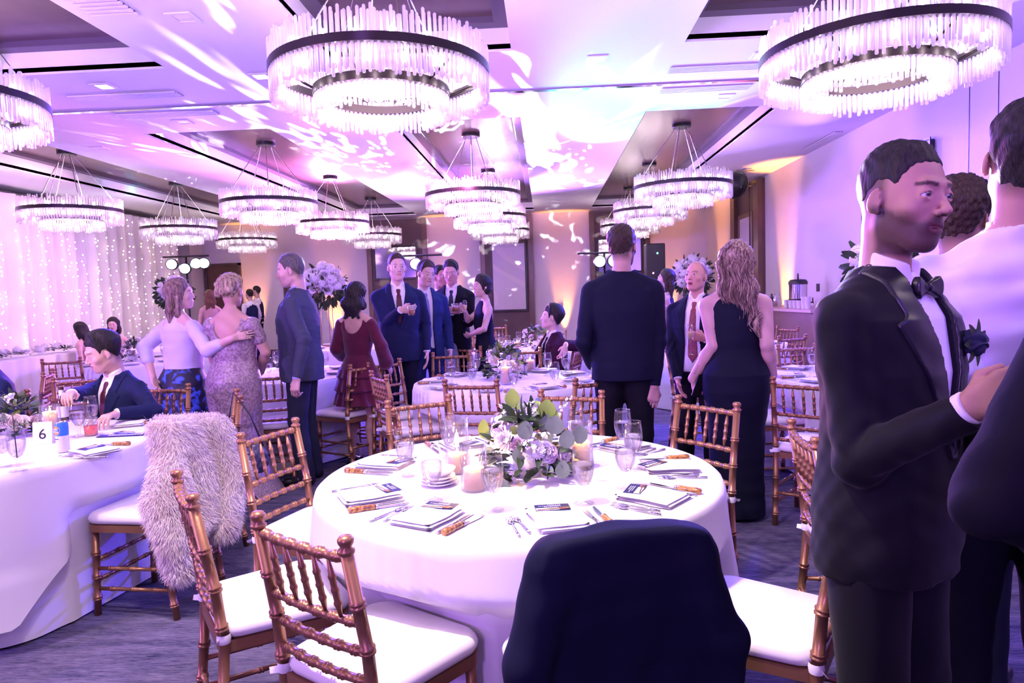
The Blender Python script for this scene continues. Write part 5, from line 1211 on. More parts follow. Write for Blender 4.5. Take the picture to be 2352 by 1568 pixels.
p=px(1586,815,4.86); flute('champagne flute in the bald man\'s hand',(p[0],p[1],p[2]))
# woman in black
B=Person('woman with long wavy blonde hair in a sleeveless long black dress, back turned',(1.19,4.42),-12,1.74,'f',skin=(.58,.36,.32),h=.006,seed=51,g=1.12,head=(-8,-2,4),LA=(px(1640,792,4.40),px(1589,872,4.5)),RA=(px(1762,792,4.3),px(1774,862,4.4)),hand={'L':{'curl':.8,'d':(.1,.25,-1),'n':(1,.2,0)},'R':{'curl':.5}})
B.body(o={'arm':1.30})
BT=[(.02,.175,.145,-.01),(.30,.165,.14,-.015),(.60,.175,.15,-.02),(.82,.205,.165,-.03),(.93,.205,.165,-.03),(1.08,.155,.125,.0),(1.22,.165,.135,.01),(1.34,.165,.118,0),(1.41,.125,.085,-.01),(1.465,.058,.058,-.01)]
B.dress(cloth_mat('black_dress',(.006,.007,.020),.75),BT,slv={'L':(.052,.05,.05,.06),'R':(.052,.05,.05,.06)})
def blonde(q):
    d=B.hair_cap(q,top=.020,back=-.08,front=.080,volume=.008,side=-.05,full=True)
    wv=.012*np.sin(q[:,2]*38+q[:,0]*8)
    for i,x in enumerate((-.062,-.032,0.,.034,.066)):
        L=(-.30,-.36,-.39,-.42,-.44)[i]; z=q[:,2]; qq=q.copy(); qq[:,0]-=np.interp(z,[L,-.05,.05],[.035+.02*i-.02,.005,0])+wv*(z<.02); qq[:,1]-=wv*.4
        d=smin(d,capd(qq,(x,-.065,.05),(x*1.1,-.09,-.12),.044,.043),.02); d=smin(d,capd(qq,(x*1.1,-.09,-.12),(x*1.0+.01,-.085,L),.043,.016),.012)
    ph=q[:,0]*240+10*np.sin(q[:,2]*30)+q[:,1]*120
    return d+.0034*np.sin(ph)+.0025*np.sin(ph*.43+2)+.0015*np.sin(ph*2.3)
bh=B.hair(blonde,'blonde_hair',h=.0042,lo=(-.17,-.20,-.50),hi=(.20,.14,.16))
gp=[]
rnd=random.Random(7)
for i in range(40):
    x=rnd.uniform(-.085,.09); L=-.30-.12*(x+.085)/.17+rnd.uniform(-.03,.03); pts=[]
    for j in range(14):
        z=.09+(L-.09)*j/13; pts.append((x*(1.05+.1*math.sin(j))+np.interp(z,[L,-.05,.05],[.045,.005,0])+.012*math.sin(z*38+x*8),-.105-.03*math.sin(j*.25)+.01*math.sin(z*38),z))
    v=(((np.array(pts,f32)+B.hc)@B.Rh.T+B.piv-B.hipR)@B.Rt.T+B.hip0)*B.k; gp.append([tuple(a) for a in v])
strands(B.t,'hair_locks','blonde_hair',gp,420,.55,.0035,3,.006,9)['kind']='stuff'
ph=thing('smartphone','dark smartphone in the hand of the blonde woman in black','phone',px(1606,886,4.46)); o=box('body','black',-.036,-.004,-.075,.036,.004,.075,ph,.003); ph.rotation_euler=(.1,.35,.5)
from mathutils.bvhtree import BVHTree
bpy.context.view_layer.update()
bb=[o for o in B.t.children if o.name.startswith('body')][0]; mw=bb.matrix_world; bv=BVHTree.FromPolygons([mw@v.co for v in bb.data.vertices],[tuple(p.vertices) for p in bb.data.polygons]); iw=B.t.matrix_world.inverted()
def onarm(u,v):
    d=F_+R2_*((u-1176)/FPX)-U2_*((v-784)/FPX); h=bv.ray_cast(Vector((0,0,CAMZ)),d.normalized()); return None if h[0] is None else iw@(h[0]+h[1]*.0006)
tm=cloth_mat('tattoo_ink',(.05,.03,.05),.6)
def ink(lines,nm):
    m=MB()
    for L_ in lines:
        P=[onarm(*p) for p in L_]
        if all(p is not None for p in P): m.tube(P,.0012,4)
    if m.v: m.build(nm,tm,B.t)
ink([[(1642,754),(1643,762),(1648,768),(1653,771)]]+[[(1642+i*2,757+i*4),(1640+i*2,753+i*4)] for i in range(3)]+[[(1643+i*2,757+i*4),(1647+i*2,754+i*4)] for i in range(3)]+[[(1655,771),(1659,766),(1659,760)],[(1658,767),(1662,764)],[(1658,768),(1655,763)]],'leaf_tattoo')
ink([[(1602-i*1.6,839+i*3.6),(1606-i*1.6,840+i*3.6)] for i in range(6)],'script_tattoo')
# black-shirt group and the rest of the guests, roughly from right to left
P_=Person('woman in a one-shoulder navy dress raising a hand to her face',(px(1530,700,8.6)[0],8.6),75,1.68,'f',skin=SKL,h=.010,seed=61,head=(8,6,0),RA=(px(1497,705,8.8),px(1499,655,8.55)),LA=(px(1548,725,8.45),px(1523,700,8.3)),hand={'R':{'d':(.2,.2,1),'n':(0,1,0),'curl':.3},'L':{'curl':.4}})
P_.body()
def longhair(P,m,L,wave=.006,h=.006,part=0,thick=.036,col2=None,xs=(-.055,-.02,.02,.055),stri=.0025):
    def f(q):
        d=P.hair_cap(q,top=.018,back=-.08,front=.080,volume=.006,side=-.05,full=True); wv=wave*np.sin(q[:,2]*40+q[:,0]*20); qq=q.copy(); qq[:,0]+=wv; qq[:,1]+=wv*.6
        for i,x in enumerate(xs):
            l=L*(1-.12*(i%2)); d=smin(d,capd(qq,(x,-.060,.04),(x*1.2,-.085,l*.45),thick+.006,thick),.02); d=smin(d,capd(qq,(x*1.2,-.085,l*.45),(x*1.1,-.085,l),thick,thick*.5),.012)
        for sg in (-1,1): d=smin(d,capd(qq,(sg*.068,.0,.045),(sg*.082,-.025,L*.55),.020,.024),.015)
        return d+stri*np.sin(q[:,0]*220+q[:,1]*110+6*np.sin(q[:,2]*25))
    return P.hair(f,m,h=h,lo=(-.17,-.19,L-.06),hi=(.17,.14,.16))
longhair(P_,'brown_hair',-.26)
DT=[(.02,.22,.18,0),(.5,.19,.16,-.01),(.9,.182,.13,-.02),(1.08,.128,.098,0),(1.22,.140,.114,.01),(1.33,.153,.103,0),(1.40,.13,.08,-.01)]
P_.dress(cloth_mat('navy_dress',(.008,.01,.04),.7),DT,cut=lambda pt:np.minimum(-(1.30+.55*pt[:,0]-pt[:,2]),9))
P_.shoes()
y_=Person('seated young man in a burgundy jacket and dark tie, arm over the chair back',(px(1268,745,7.05)[0],7.05),118,1.76,drop=.44,skin=SKL,h=.009,seed=62,head=(-26,6,0),LA=(px(1338,795,6.85),px(1296,792,6.65)),RA=((.26,.1,1.15),(.16,.28,1.02),'l'),hand={'L':{'d':(-.3,.6,-1),'curl':.7}})
y_.body(brow=(.03,.02,.02)); y_.hair(lambda q:y_.hair_cap(q,top=.026,back=-.075,front=.070,volume=.006,side=-.03,quiff=.008),'dark_hair',h=.006); y_.suit('burgundy_wool',tie='black_wool',opn=.10,bot=1.15)
s_=Person('seated boy in a pale grey-blue jacket seen from behind',(px(1008,780,7.45)[0],7.45),-25,1.66,drop=.42,skin=SKL,h=.009,seed=63,head=(38,0,0))
s_.body(); shorthair(s_,'ginger_hair',h=.006,top=.018,volume=.006); s_.suit('pale_blue_wool')
hw=Person('smiling dark-haired woman in a black halter dress leaning on a chair',(px(1112,720,7.4)[0],7.4),110,1.66,'f',skin=SKL,h=.0085,seed=64,side=0,head=(14,0,6),LA=(px(1117,735,7.2),px(1080,768,7.3)),RA=(px(1075,735,7.35),px(1067,712,7.1)),hand={'R':{'d':(-.2,.6,.6),'curl':.9},'L':{'curl':.6}})
hw.body(lips=(.5,.12,.14)); hw.hair(lambda q:smin(hw.hair_cap(q,top=.024,back=-.085,front=.066,volume=.006,full=True),elld(q,(0,-.05,-.03),(.085,.075,.075)),.02),'dark_hair',h=.006)
HT=[(.02,.24,.2,0),(.5,.20,.17,-.01),(.9,.183,.132,-.02),(1.08,.128,.098,0),(1.22,.140,.116,.012),(1.33,.150,.105,.003),(1.42,.10,.075,.0),(1.47,.052,.052,-.008)]
hw.dress('black_dress',HT,cut=lambda pt:smin(smin(elld(pt,(0,-.13,1.32),(.13,.11,.17)),balld(pt,(.19,0,1.40),.105),.02),balld(pt,(-.19,0,1.40),.105),.02)); hw.shoes()
m=MB().ball((0,0,0),.006); o=m.build('earring','steel',hw.t); q_=(hw.piv+hw.Rh@(V3(-.078,.0,-.042)+hw.hc)); o.location=tuple(float(z)*hw.k for z in q_)
p=px(1068,708,7.02); flute('champagne flute held by the woman in the halter dress',(p[0],p[1],p[2]-.13))
k_=Person('man in a black suit and dark tie looking down at his glass',(px(1040,700,7.6)[0],7.6),178,1.84,skin=(.55,.33,.26),h=.0085,seed=65,head=(0,-18,0),RA=(px(1012,730,7.5),px(1040,716,7.25)),LA=(px(1078,740,7.5),px(1058,712,7.25)),hand={'R':{'d':(-.7,.5,.1),'n':(-.3,0,.3),'curl':.9},'L':{'d':(.7,.5,.1),'curl':.9}})
k_.body(); shorthair(k_,'dark_hair',h=.006); k_.suit('black_wool',tie='navy_tie',bot=1.12)
def tumbler(label,p,c=None):
    t=thing('tumbler',label,'glass',p); MB().lathe([(0,.002),(.033,.002),(.037,.09),(.0355,.09),(.031,.006),(0,.006)],18).build('glass','glass',t)
    MB().lathe([(0,.008),(.031,.008),(.0345,.05),(0,.05)],18).build('drink',cloth_mat('amber_drink',(.30,.10,.04),.1),t)
p=px(1045,705,7.15); tumbler('tumbler held by the man in the black suit',(p[0],p[1],p[2]-.05))
z_=Person('dark-haired man half hidden behind the young man in navy',(px(1012,680,7.75)[0],7.75),215,1.78,skin=(.50,.28,.22),h=.010,seed=66,head=(10,0,0)); z_.body(); shorthair(z_,'dark_hair',h=.007,top=.02); z_.suit(cloth_mat('blue_wool',(.02,.03,.12),.8))
n_=Person('young man in a bright navy suit and long lilac tie, looking down to the right',(px(975,700,7.0)[0],7.0),203,1.81,skin=SKL,h=.0085,seed=67,head=(14,-12,-6)); n_.body(brow=(.04,.025,.02)); n_.hair(lambda q:n_.hair_cap(q,top=.016,back=-.055,volume=.008,quiff=.012),'brown_hair',h=.006); n_.suit(cloth_mat('bright_navy_wool',(.012,.022,.10),.75),tie='lilac_tie',opn=.07,bot=1.10)
l_=Person('tall man in a navy suit and dark red tie holding a drink',(px(915,700,6.6)[0],6.6),196,1.87,skin=SKL,h=.008,seed=68,head=(6,-4,0),g=1.06,RA=(px(882,728,6.5),px(920,712,6.3)),hand={'R':{'d':(-.9,.4,.05),'n':(0,-1,.2),'curl':.95}}); l_.body(brow=(.05,.03,.02)); l_.hair(lambda q:l_.hair_cap(q,top=.012,back=-.05,front=.09),'brown_hair',h=.006); l_.suit('navy_wool',tie='dark_red_tie',bot=1.10,trouser='dark_navy_wool')
p=px(945,712,6.22); tumbler('tumbler in the hand of the tall man in navy',(p[0],p[1],p[2]-.05))
# burgundy dress
u_=Person('woman in a tiered burgundy mini dress with long sheer sleeves, back turned',(px(822,800,5.95)[0],5.95),-14,1.60,'f',skin=SK,h=.007,seed=69,head=(-6,-6,0),RA=(px(873,790,5.9),px(889,838,6.0)),LA=(px(776,782,5.95),px(788,815,6.1)),g=1.02,hand={'R':{'d':(.2,.5,-.7),'curl':.8}})
u_.body(o={'arm':1.1})
def flw(z): return 1.
UT=[(.60,.250,.22,-.02),(.66,.225,.195,-.02),(.735,.205,.175,-.02),(.737,.232,.20,-.02),(.80,.212,.18,-.02),(.865,.192,.155,-.02),(.867,.215,.175,-.02),(.93,.190,.145,-.02),(1.00,.150,.12,-.01),(1.07,.125,.098,0),(1.09,.130,.102,0),(1.22,.148,.122,.01),(1.33,.160,.115,0),(1.40,.135,.088,-.008),(1.44,.09,.07,-.01)]
u_.dress(cloth_mat('burgundy_chiffon',(.085,.006,.03),.75,sheen=.3),UT,cut=lambda pt:smax(elld(pt,(0,-.12,1.43),(.115,.12,.155)),pt[:,1]-.02,.01),slv={'R':(.055,.060,.072,.92),'L':(.055,.060,.072,.92)},fold=.005,wob=lambda a,z:1+.05*np.clip((1.0-z)/.3,0,1)*np.sin(a*13+z*9))
u_.shoes()
longhair(u_,'dark_hair',-.20,.012,xs=(-.06,-.03,.0,.03,.06),thick=.04)
# grey suit
g_=Person('grey-haired man in a grey-blue suit and blue shirt, profile to the left',(px(688,780,5.45)[0],5.45),92,1.83,skin=(.58,.36,.31),h=.0065,seed=70,head=(12,-12,0),g=1.15,LA=(px(700,788,5.12),px(682,868,5.06)),hand={'L':{'curl':.9,'n':(.6,-.2,0)}})
g_.body(brow=(.08,.06,.05)); g_.hair(lambda q:g_.hair_cap(q,top=.012,back=-.055,quiff=.004),'grey_hair',h=.005); g_.suit('grey_wool',tie='navy_tie',shirt='blue_shirt',opn=.09,bot=1.15,trouser='grey_trousers',fold=.005)
# sequin gown
def sequin():
    m,nt,b=new_mat('sequin_lace'); L=nt.links.new; tc=nt.nodes.new('ShaderNodeTexCoord'); v=nt.nodes.new('ShaderNodeTexVoronoi'); v.inputs['Scale'].default_value=160; n=nt.nodes.new('ShaderNodeTexNoise'); n.inputs['Scale'].default_value=55; n.inputs['Detail'].default_value=6
    r=nt.nodes.new('ShaderNodeValToRGB'); r.color_ramp.elements[0].color=(.20,.13,.17,1); r.color_ramp.elements[1].color=(.42,.30,.36,1); r.color_ramp.elements[0].position=.38; r.color_ramp.elements[1].position=.62
    r2=nt.nodes.new('ShaderNodeValToRGB'); r2.color_ramp.elements[0].position=.0; r2.color_ramp.elements[1].position=.12; r2.color_ramp.elements[0].color=(1,1,1,1); r2.color_ramp.elements[1].color=(0,0,0,1)
    bp=nt.nodes.new('ShaderNodeBump'); bp.inputs['Strength'].default_value=.9; bp.inputs['Distance'].default_value=.006
    L(tc.outputs['Object'],v.inputs['Vector']); L(tc.outputs['Object'],n.inputs['Vector']); L(n.outputs['Fac'],r.inputs[0]); L(r.outputs[0],b.inputs['Base Color']); L(v.outputs['Distance'],r2.inputs[0]); L(r2.outputs[0],b.inputs['Metallic']); L(v.outputs['Color'],bp.inputs['Height']); L(bp.outputs[0],b.inputs['Normal']); b.inputs['Roughness'].default_value=.35; return m
M['sequin']=sequin()
def floral():
    m,nt,b=new_mat('blue_floral_print'); L=nt.links.new; tc=nt.nodes.new('ShaderNodeTexCoord'); n=nt.nodes.new('ShaderNodeTexNoise'); n.inputs['Scale'].default_value=9; n.inputs['Detail'].default_value=2; n.inputs['Distortion'].default_value=1.5
    v=nt.nodes.new('ShaderNodeTexVoronoi'); v.inputs['Scale'].default_value=14; mx=nt.nodes.new('ShaderNodeMath'); mx.operation='MULTIPLY_ADD'; mx.inputs[1].default_value=-.35
    r=nt.nodes.new('ShaderNodeValToRGB'); r.color_ramp.elements[0].color=(.004,.006,.025,1); r.color_ramp.elements[0].position=.36; r.color_ramp.elements[1].color=(.05,.12,.75,1); r.color_ramp.elements[1].position=.48
    L(tc.outputs['Object'],n.inputs['Vector']); L(tc.outputs['Object'],v.inputs['Vector']); L(v.outputs['Distance'],mx.inputs[0]); L(n.outputs['Fac'],mx.inputs[2]); L(mx.outputs[0],r.inputs[0]); L(r.outputs[0],b.inputs['Base Color']); b.inputs['Roughness'].default_value=.6; return m
M['floral']=floral()
q_=Person('woman with an updo in a long mauve sequin lace gown, back turned',(px(537,800,5.15)[0],5.15),-6,1.67,'f',skin=SK,h=.0065,seed=71,head=(-4,-2,0),g=1.20,RA=(px(606,800,5.15),px(598,862,5.35)),LA=(px(488,800,5.2),px(500,850,5.35)))
q_.body(o={'arm':1.2})
QT=[(.02,.36,.34,-.06),(.12,.29,.28,-.04),(.30,.22,.21,-.02),(.55,.195,.175,-.02),(.80,.220,.178,-.03),(.93,.222,.175,-.03),(1.08,.175,.140,0),(1.22,.182,.150,.01),(1.34,.182,.130,0),(1.41,.142,.094,-.01),(1.45,.095,.074,-.01)]
q_.dress('sequin',QT,cut=lambda pt:smax(elld(pt,(0,-.13,1.44),(.13,.12,.19)),pt[:,1]-.02,.01),slv={'R':(.062,.058,.05,.25),'L':(.062,.058,.05,.25)},fold=.004)
def updo(q):
    d=q_.hair_cap(q,top=.022,back=-.05,front=.080,volume=.012,side=-.02,full=False); rs=np.random.RandomState(2)
    for i in range(16):
        a=rs.rand()*6.28; e=rs.rand(); c=V3(.055*math.cos(a),-.095-.02*rs.rand(),.02+.085*(e-.5)+.02*math.sin(a)); d=smin(d,balld(q,c,.026+.008*rs.rand()),.006)
    return d+.003*np.sin(q[:,0]*170+5*np.sin(q[:,2]*60))*np.sin(q[:,2]*120+q[:,1]*90)
q_.hair(updo,'ash_blonde_hair',h=.0045)
# lavender cardigan
v_=Person('woman with long light-brown hair in a lavender cardigan and blue floral skirt',(px(418,790,5.3)[0],5.3),-28,1.66,'f',skin=SKL,h=.0065,seed=72,head=(-42,2,0),g=1.2,RA=(px(478,805,5.05),px(548,770,4.98)),LA=(px(338,792,5.25),px(352,868,5.15)),hand={'R':{'d':(.6,.75,.15),'n':(-.3,.95,0),'curl':.25},'L':{'curl':.5,'n':(1,.2,0)}})
v_.body(o={'arm':1.2},lips=(.5,.15,.2)); CT=[(1.0,.172,.140,0),(1.08,.168,.136,0),(1.22,.176,.145,.01),(1.34,.178,.130,0),(1.41,.13,.088,-.01),(1.455,.075,.065,-.01)]
v_.dress(cloth_mat('lavender_knit',(.60,.55,.72),.85),CT,slv={'R':(.060,.058,.048,.72),'L':(.060,.058,.048,.72)},name='cardigan',fold=.004)
v_.dress('floral',[(.05,.27,.24,-.02),(.5,.23,.20,-.02),(.80,.222,.180,-.03),(.93,.215,.170,-.02),(1.04,.165,.132,0)],name='skirt',fold=.006,wob=lambda a,z:1+.03*np.clip((.9-z)/.5,0,1)*np.sin(a*9)); v_.shoes()
longhair(v_,'dark_blonde_hair',-.30,.004,xs=(-.055,-.02,.015,.045),thick=.036)
# seated young man at the left table
j_=Person('seated young man in a navy suit and dark tie eating at the left table',(px(280,860,4.35)[0],4.35),160,1.74,drop=.43,skin=(.60,.37,.30),h=.006,seed=73,lean=6,head=(-22,-14,0),g=1.04,LA=(px(345,935,4.15),px(270,950,3.95)),RA=(px(205,900,4.25),px(170,905,4.0)),hand={'L':{'d':(-.2,.9,.1),'n':(0,0,-1),'curl':.7},'R':{'curl':.9,'n':(0,0,-1)}})
j_.body(brow=(.02,.014,.012)); j_.hair(lambda q:j_.hair_cap(q,top=.022,back=-.055,volume=.010,front=.084,quiff=.014),'dark_hair',h=.0045); j_.suit('navy_wool',tie='dark_red_tie',bot=1.08,fold=.005)
o_=Person('person in navy cropped by the left edge, turned away beside the flowers',(px(8,860,4.5)[0],4.5),150,1.80,drop=.43,h=.009,seed=74,lean=12); o_.body(); o_.suit('navy_wool',fold=.005); shorthair(o_,'dark_hair')
# distant guests
for (u,v,y,f,H,sx,m_,lab,hm,dr) in ((212,775,10.4,80,1.66,'f','pale_dress','dark-haired woman bending over at the long head table','dark_hair',.43),(262,768,10.9,200,1.68,'f','pale_dress','smiling woman with long dark hair facing us at the head table','dark_hair',.43),
      (576,720,16.5,60,1.72,'m','waist','waiter in white shirt and dark vest, nearer of the far pair','dark_hair',0),(592,720,17.,100,1.80,'m','waist','waiter in dark vest, farther of the far pair','dark_hair',0),(484,720,12.6,30,1.68,'f','pale_dress','distant woman between the lavender cardigan and the updo','ginger_hair',0)):
    g2=Person(lab,(px(u,v,y)[0],y),f,H,sx,skin=SKL,h=.014,seed=int(u),drop=dr,lean=18 if u==212 else 0); g2.body()
    if m_=='waist': shirt_only(g2,'shirt',frac=.9); g2.dress('navy_wool',[(.98,.19,.15,0),(1.08,.183,.142,0),(1.25,.195,.146,0),(1.36,.165,.126,0),(1.42,.11,.09,0)],name='vest'); g2.trousers('black_wool'); shorthair(g2,hm,h=.01)
    else: g2.dress(cloth_mat('pale_dress',(.5,.30,.28),.7),DT); longhair(g2,hm,-.25,h=.01)
# ---------------------------------------------------------------- fur coat and suit jacket on chair backs
def local_obj(name,label,cat,mid,facing):
    f=Vector((facing[0],facing[1],0)).normalized(); c=Vector((mid[0],mid[1],0))+f*.25; return thing(name,label,cat,c,math.atan2(f.y,f.x)-PI/2)
jt=local_obj('suit_jacket','navy suit jacket hung over the chair back in the foreground','jacket',(.16,1.55),(T1[0]-.16,T1[1]-1.55))
def jacket(p):
    x=p[:,0]; y=p[:,1]; z=p[:,2]; hw=np.interp(z,[.2,.5,.75,.88,.93,.955],[.235,.225,.235,.225,.205,.17]); yc=np.interp(z,[.2,.45,.62,.92],[-.24,-.235,-.225,-.258])
    th=.042-.0*z; d=np.maximum(np.abs(x)-hw+.02*(np.abs(y-yc)/.04)**2,np.abs(y-yc)-th)
    d=smax(d,z-(.955-.6*x*x),.02); d=smax(d,.24-z,.01)
    for sg in (-1,1):
        a=(sg*.165,-.25,.865); b_=(sg*.235,-.27,.66); c=(sg*.215,-.25,.30); d=smin(d,smin(capd(p,a,b_,.055,.052),capd(p,b_,c,.052,.045),.02),.03)
    d=d+.006*np.sin(x*45+3*np.sin(z*6))*np.clip((.85-z)/.3,0,1)+wrinkle(p,.004,3,.15)
    return d
v,f=mesh_sdf(jacket,(-.34,-.38,.2),(.34,-.12,1.0),.006); np_mesh(v,f,'body','navy_jacket_wool' if False else cloth_mat('navy_jacket_wool',(.004,.005,.020),.8),jt)
def lin(p): 
    return smax(np.abs(jacket(p))-.004,np.maximum(.90-p[:,2],-.205-p[:,1]),.003)
o=MB().box(-.12,-.262,.90,.12,-.232,.92).build('collar','dark_navy_wool',jt)
fu=local_obj('fur_coat','cream faux-fur coat draped over a chair back at the left table','coat',(-1.73,3.25),(T2[0]+1.73,T2[1]-3.25))
def fur(p):
    yc=np.interp(p[:,2],[.3,.6,.95],[-.27,-.245,-.235]); hw=np.interp(p[:,2],[.40,.6,.8,.90,.935],[.15,.18,.19,.20,.18])
    d=np.maximum(np.abs(p[:,0]+.0)-hw,np.abs(p[:,1]-yc)-.05); d=smax(d,p[:,2]-(.915-.15*p[:,0]),.015); d=smax(d,.42-p[:,2]+.5*p[:,0],.02)
    for (a,b_,c_,r0,r1,r2) in (((-.15,-.25,.83),(-.20,-.24,.58),(-.17,-.27,.25),.05,.075,.06),((.15,-.27,.84),(.20,-.29,.60),(.10,-.31,.36),.055,.075,.06)):
        d=smin(d,smin(capd(p,a,b_,r0,r1),capd(p,b_,c_,r1,r2),.02),.03)
    return d+.010*np.sin(p[:,0]*30+2*np.sin(p[:,2]*8)+p[:,1]*22)
v,f=mesh_sdf(fur,(-.42,-.52,.15),(.42,-.08,1.06),.009); M['fur']=mat('cream_fur',(.93,.84,.80),.9,sheen=.5,var=(9,(.74,.60,.56),.25)); fo=np_mesh(v,f,'body','fur',fu)
rs=np.random.RandomState(3); v32=v.astype(f32); e_=.004
N_=np.stack([fur(v32+V3(*(e_*np.eye(3)[i])))-fur(v32-V3(*(e_*np.eye(3)[i]))) for i in range(3)],1); N_/=np.linalg.norm(N_,axis=1,keepdims=True)+1e-9
sel=rs.randint(0,len(v),52000); B0=v[sel]+rs.normal(size=(52000,3))*.005; n0=N_[sel]; fl=np.stack([.5*np.sin(B0[:,2]*17+B0[:,0]*11),np.zeros(len(B0)),-np.ones(len(B0))*.8],1)+rs.normal(size=(52000,3))*.28
L0=.026+.022*rs.rand(52000,1); d1=n0*.9+fl*.5; d1/=np.linalg.norm(d1,axis=1,keepdims=True); d2=n0*.35+fl*1.0; d2/=np.linalg.norm(d2,axis=1,keepdims=True)
sd=np.cross(d1,rs.normal(size=(52000,3))); sd/=np.linalg.norm(sd,axis=1,keepdims=True); w0=.0009
V_=np.stack([B0-sd*w0,B0+sd*w0,B0+d1*L0*.55+sd*w0,B0+d1*L0*.55-sd*w0,B0+d1*L0*.55+d2*L0*.6],1).reshape(-1,3); b5=np.arange(52000)*5
F4=np.stack([b5,b5+1,b5+2,b5+3],1); F4b=np.stack([b5+3,b5+2,b5+4,b5+4],1)
me_v=V_; qf=np.concatenate([F4]); fo2=np_mesh(me_v,qf,'fur_pile','fur',fu); fo2['kind']='stuff'
tri=np.stack([b5+3,b5+2,b5+4],1); fo3=np_mesh(me_v,tri,'fur_tips','fur',fu); fo3['kind']='stuff'
# purse on the chair post
p=px(566,1010,3.98); pu=thing('purse','small dark quilted purse hanging by its strap from the chair post','bag',(p[0],p[1],p[2]-.12))
v,f=mesh_sdf(lambda q:smax(elld(q,(0,0,0),(.13,.045,.11)),-.08-q[:,2],.01)+.003*np.sin(q[:,0]*120)*np.sin(q[:,2]*120),(-.16,-.08,-.14),(.16,.08,.14),.006); np_mesh(v,f,'body',cloth_mat('purse_leather',(.05,.05,.12),.35,spec=.6),pu)
top=px(545,905,4.05); tz=top[2]-p[2]+.12; tx=top[0]-p[0]; m=MB(); m.tube([(-.09,0,.08),(-.06+tx*.5,.0,.08+(tz-.08)*.6),(tx,.02,tz+.02),(.07+tx*.5,.0,.08+(tz-.08)*.6),(.10,0,.08)],.005,6); m.build('strap','black',pu); m=MB().box(-.02,-.052,.0,.02,-.04,.02); m.build('clasp','steel',pu)
# ---------------------------------------------------------------- bar along the right wall
bar=thing('bar_counter','dark wooden bar counter with pale top along the right wall','bar counter',(3.72,0,0))
m=MB(); P=[]
for i in range(13): t_=i/12; P.append((-.14-.12*math.sin(PI*t_),9.4+2.5*t_))
v=[(x,y,z) for z in (0,1.06) for x,y in P]+[(.46,y,z) for z in (0,1.06) for x,y in P]
m.add(v,[(i,i+1,14+i,13+i) for i in range(12)]+[(13+i,14+i,40+i,39+i) for i in range(12)]+[(0,13,39,26),(12,38,51,25)]); m.build('body','wood',bar,False)
m=MB(); v=[(x-.06,y,z) for z in (1.06,1.10) for x,y in P]+[(.46,y,z) for z in (1.06,1.10) for x,y in P]
m.add(v,[(i,i+1,14+i,13+i) for i in range(12)]+[(13+i,14+i,40+i,39+i) for i in range(12)]+[(i,26+i,27+i,i+1) for i in range(12)]+[(0,13,39,26),(12,38,51,25)]); m.build('counter_top',mat('pale_stone',(.5,.36,.30),.3),bar,False)
def bp(u,v,y): q=at(u,v,y=y); return q
p=at(1833,672,x=3.75); ur=thing('coffee_urn','black and steel coffee urn with a tap standing on the bar','urn',(3.75,p.y,1.10),1.2)
MB().lathe([(0,0),(.13,0),(.14,.03),(.14,.12),(.13,.13)],28).build('base','black',ur,'auto'); MB().lathe([(.128,.12),(.128,.34),(.13,.35)],28).build('steel_body','steel',ur); MB().lathe([(.135,.34),(.135,.38),(.11,.41),(.03,.42),(0,.42)],28).build('lid','black',ur,'auto')
MB().tube([(-.08,0,.40),(-.07,0,.47),(0,0,.5),(.07,0,.47),(.08,0,.40)],.010,6).build('carry_handle','black',ur); m=MB().tube([(0,-.13,.07),(0,-.21,.07),(0,-.21,.03)],.012,6).tube([(0,-.2,.07),(0,-.2,.14)],.010,6); m.build('tap','black',ur)
for i,(u,z0) in enumerate(((1822,0),(1832,0),(1842,0),(1852,0),(1863,0),(1872,0))):
    q=at(u,690,x=3.7); s=thing('cup_stack','white paper cup stack on the bar below the urn, '+('leftmost','second from the left','third from the left','fourth from the left','fifth, just right of the urn','rightmost and tallest')[i],'cups',(3.62,q.y+.05,1.10),0,'paper cup stacks on the bar')
    m=MB(); [m.lathe([(.030,.0+k*.028),(.040,.085+k*.028),(.042,.087+k*.028),(.038,.083+k*.028)],16) for k in range(2 if i<4 else 4)]; m.build('cups','paper',s)
for i,(u,c_,l) in enumerate(((1768,'steel','silver syrup bottle, leftmost on the bar'),(1781,'black','black-capped sauce bottle on the bar'),(1790,'steel','silver shaker beside the black-capped bottle'),(1800,'glass','clear jar of stirrers left of the urn'))):
    q=at(u,690,x=3.72); o=MB().lathe([(0,0),(.035,0),(.036,.12),(.014,.16),(.014,.2),(0,.2)],16).build('bottle',c_); o.location=(3.66,q.y,1.10); tag(o,l,'bottle')
ul=thing('wall_outlet','small dark wall plate beside the coffee urn','outlet',(XW-.005,10.9,1.38)); box('plate','black',-.008,-.05,-.06,.004,.05,.06,ul)
# photo strobe with round reflector at the right wall
y_s=12.7; p=at(1700,430,y=y_s); pb=at(1722,470,y=y_s)
st=thing('light_stand','black light stand with a round reflector near the alcove panel','stand',(pb.x,y_s,0))
MB().tube([(0,0,.0),(0,0,p.z+.05)],.014,8).build('pole','black',st)
for k in range(3): a=k*2.1+.3; MB().tube([(0,0,.7),(.35*math.cos(a),.35*math.sin(a),.0)],.010,6).build('leg','black',st)
MB().tube([(-.08,0,p.z+.02),(.10,-.03,p.z+.07)],.045,10).build('strobe_head','black',st)
dd=MB().lathe([(.02,0),(.12,.03),(.22,.10),(.25,.17),(.245,.17),(.2,.1),(.02,.01)],28).build('reflector','black',st); dd.location=(p.x-pb.x+.02,0,p.z); dd.rotation_euler=(math.radians(80),0,math.radians(-50))
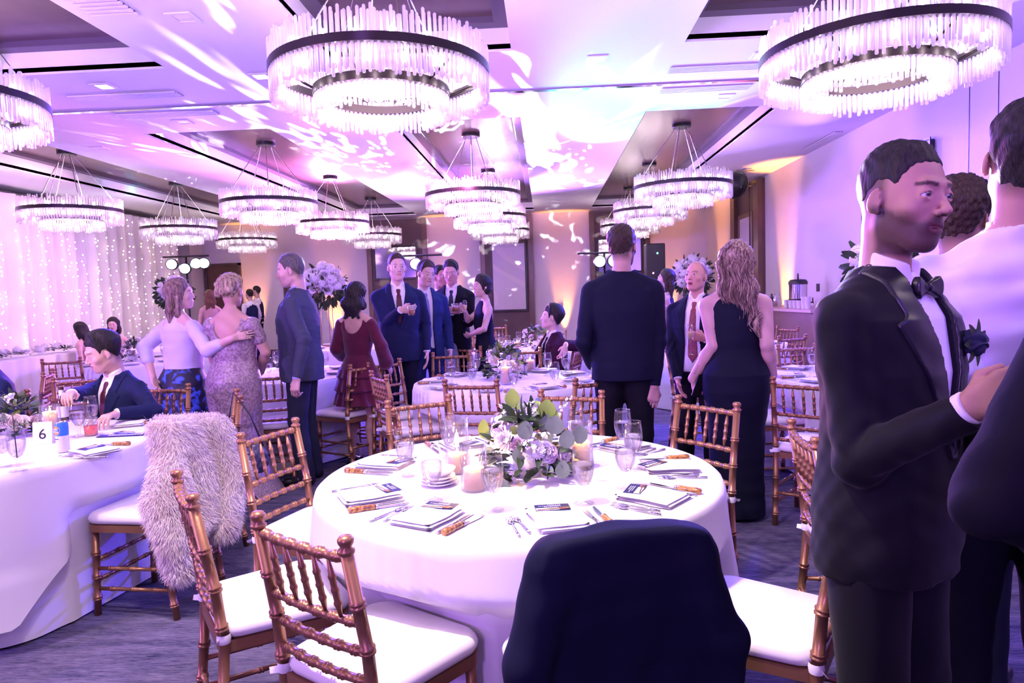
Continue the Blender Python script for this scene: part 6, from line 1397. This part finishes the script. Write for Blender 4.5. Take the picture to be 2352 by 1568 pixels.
# DJ rig: three stands with moving heads and a loudspeaker
def mover(par,loc,aim,c,nm='moving_head'):
    e=MB().lathe([(0,-.12),(.09,-.12),(.12,-.05),(.12,.10),(.105,.12)],20).build(nm,'black',par); e.location=loc; e.rotation_euler=(Vector(aim)).to_track_quat('Z','Y').to_euler()
    k=MB().lathe([(0,.11),(.10,.11)],20).build('lens',c,e); return e
LB=emis('blue_white_beam_lens',(.45,.72,1.),22); LW=emis('warm_white_beam_lens',(1,.85,.7),25)
for (u,v,y,n,lab,cols) in ((428,606,14.5,[(-.28,LB),(.0,LB),(.25,LW),(.42,LB)],'lighting bar with four lit heads behind the woman in lavender',0),(957,606,13.2,[(0,LB)],'lighting stand with one lit head between the tall navy suits and the mirror',0),(1388,600,13.2,[(-.09,LB),(.17,LB)],'lighting stand with two lit heads behind the dark suit',0)):
    p=at(u,v,y=y); rg=thing('lighting_stand',lab,'stage light',(p.x,y,0)); MB().tube([(0,0,0),(0,0,p.z+.15)],.022,8).build('pole','black',rg)
    MB().tube([(-.5,0,p.z+.16),(.5,0,p.z+.16)],.02,8).build('crossbar','black',rg)
    for k in range(3): a=k*2.1; MB().tube([(0,0,.8),(.45*math.cos(a),.45*math.sin(a),0)],.012,6).build('leg','black',rg)
    for dx,c_ in n: mover(rg,(dx,-.05,p.z-(.0 if dx!=0 or len(n)==1 else .10)),(-p.x*.05,-1,-.05),c_)
p=at(1503,585,y=14.5); sp=thing('loudspeaker','tall black loudspeaker with tiny green and red lights behind the woman raising her hand','speaker',(p.x,14.5,0))
box('cabinet','black',-.19,-.2,1.2,.19,.2,2.35,sp,.02); box('stand','black',-.1,-.1,0,.1,.1,1.2,sp)
for k,(dx,z,c) in enumerate(((.03,2.15,(.1,1,.4)),(-.06,1.75,(1,.2,.5)))): MB().ball((dx,-.205,z),.018).build('indicator',emis('led_%d'%k,c,8),sp)
# far wall sconces / small fixtures
for u,v in ((1291,725),):
    q=at(u,v,y=YW-.03); o=box('wall_outlet','black',-.05,-.02,-.06,.05,.02,.06); o.location=q; tag(o,'small black box on the wall beside the amber glow','outlet')
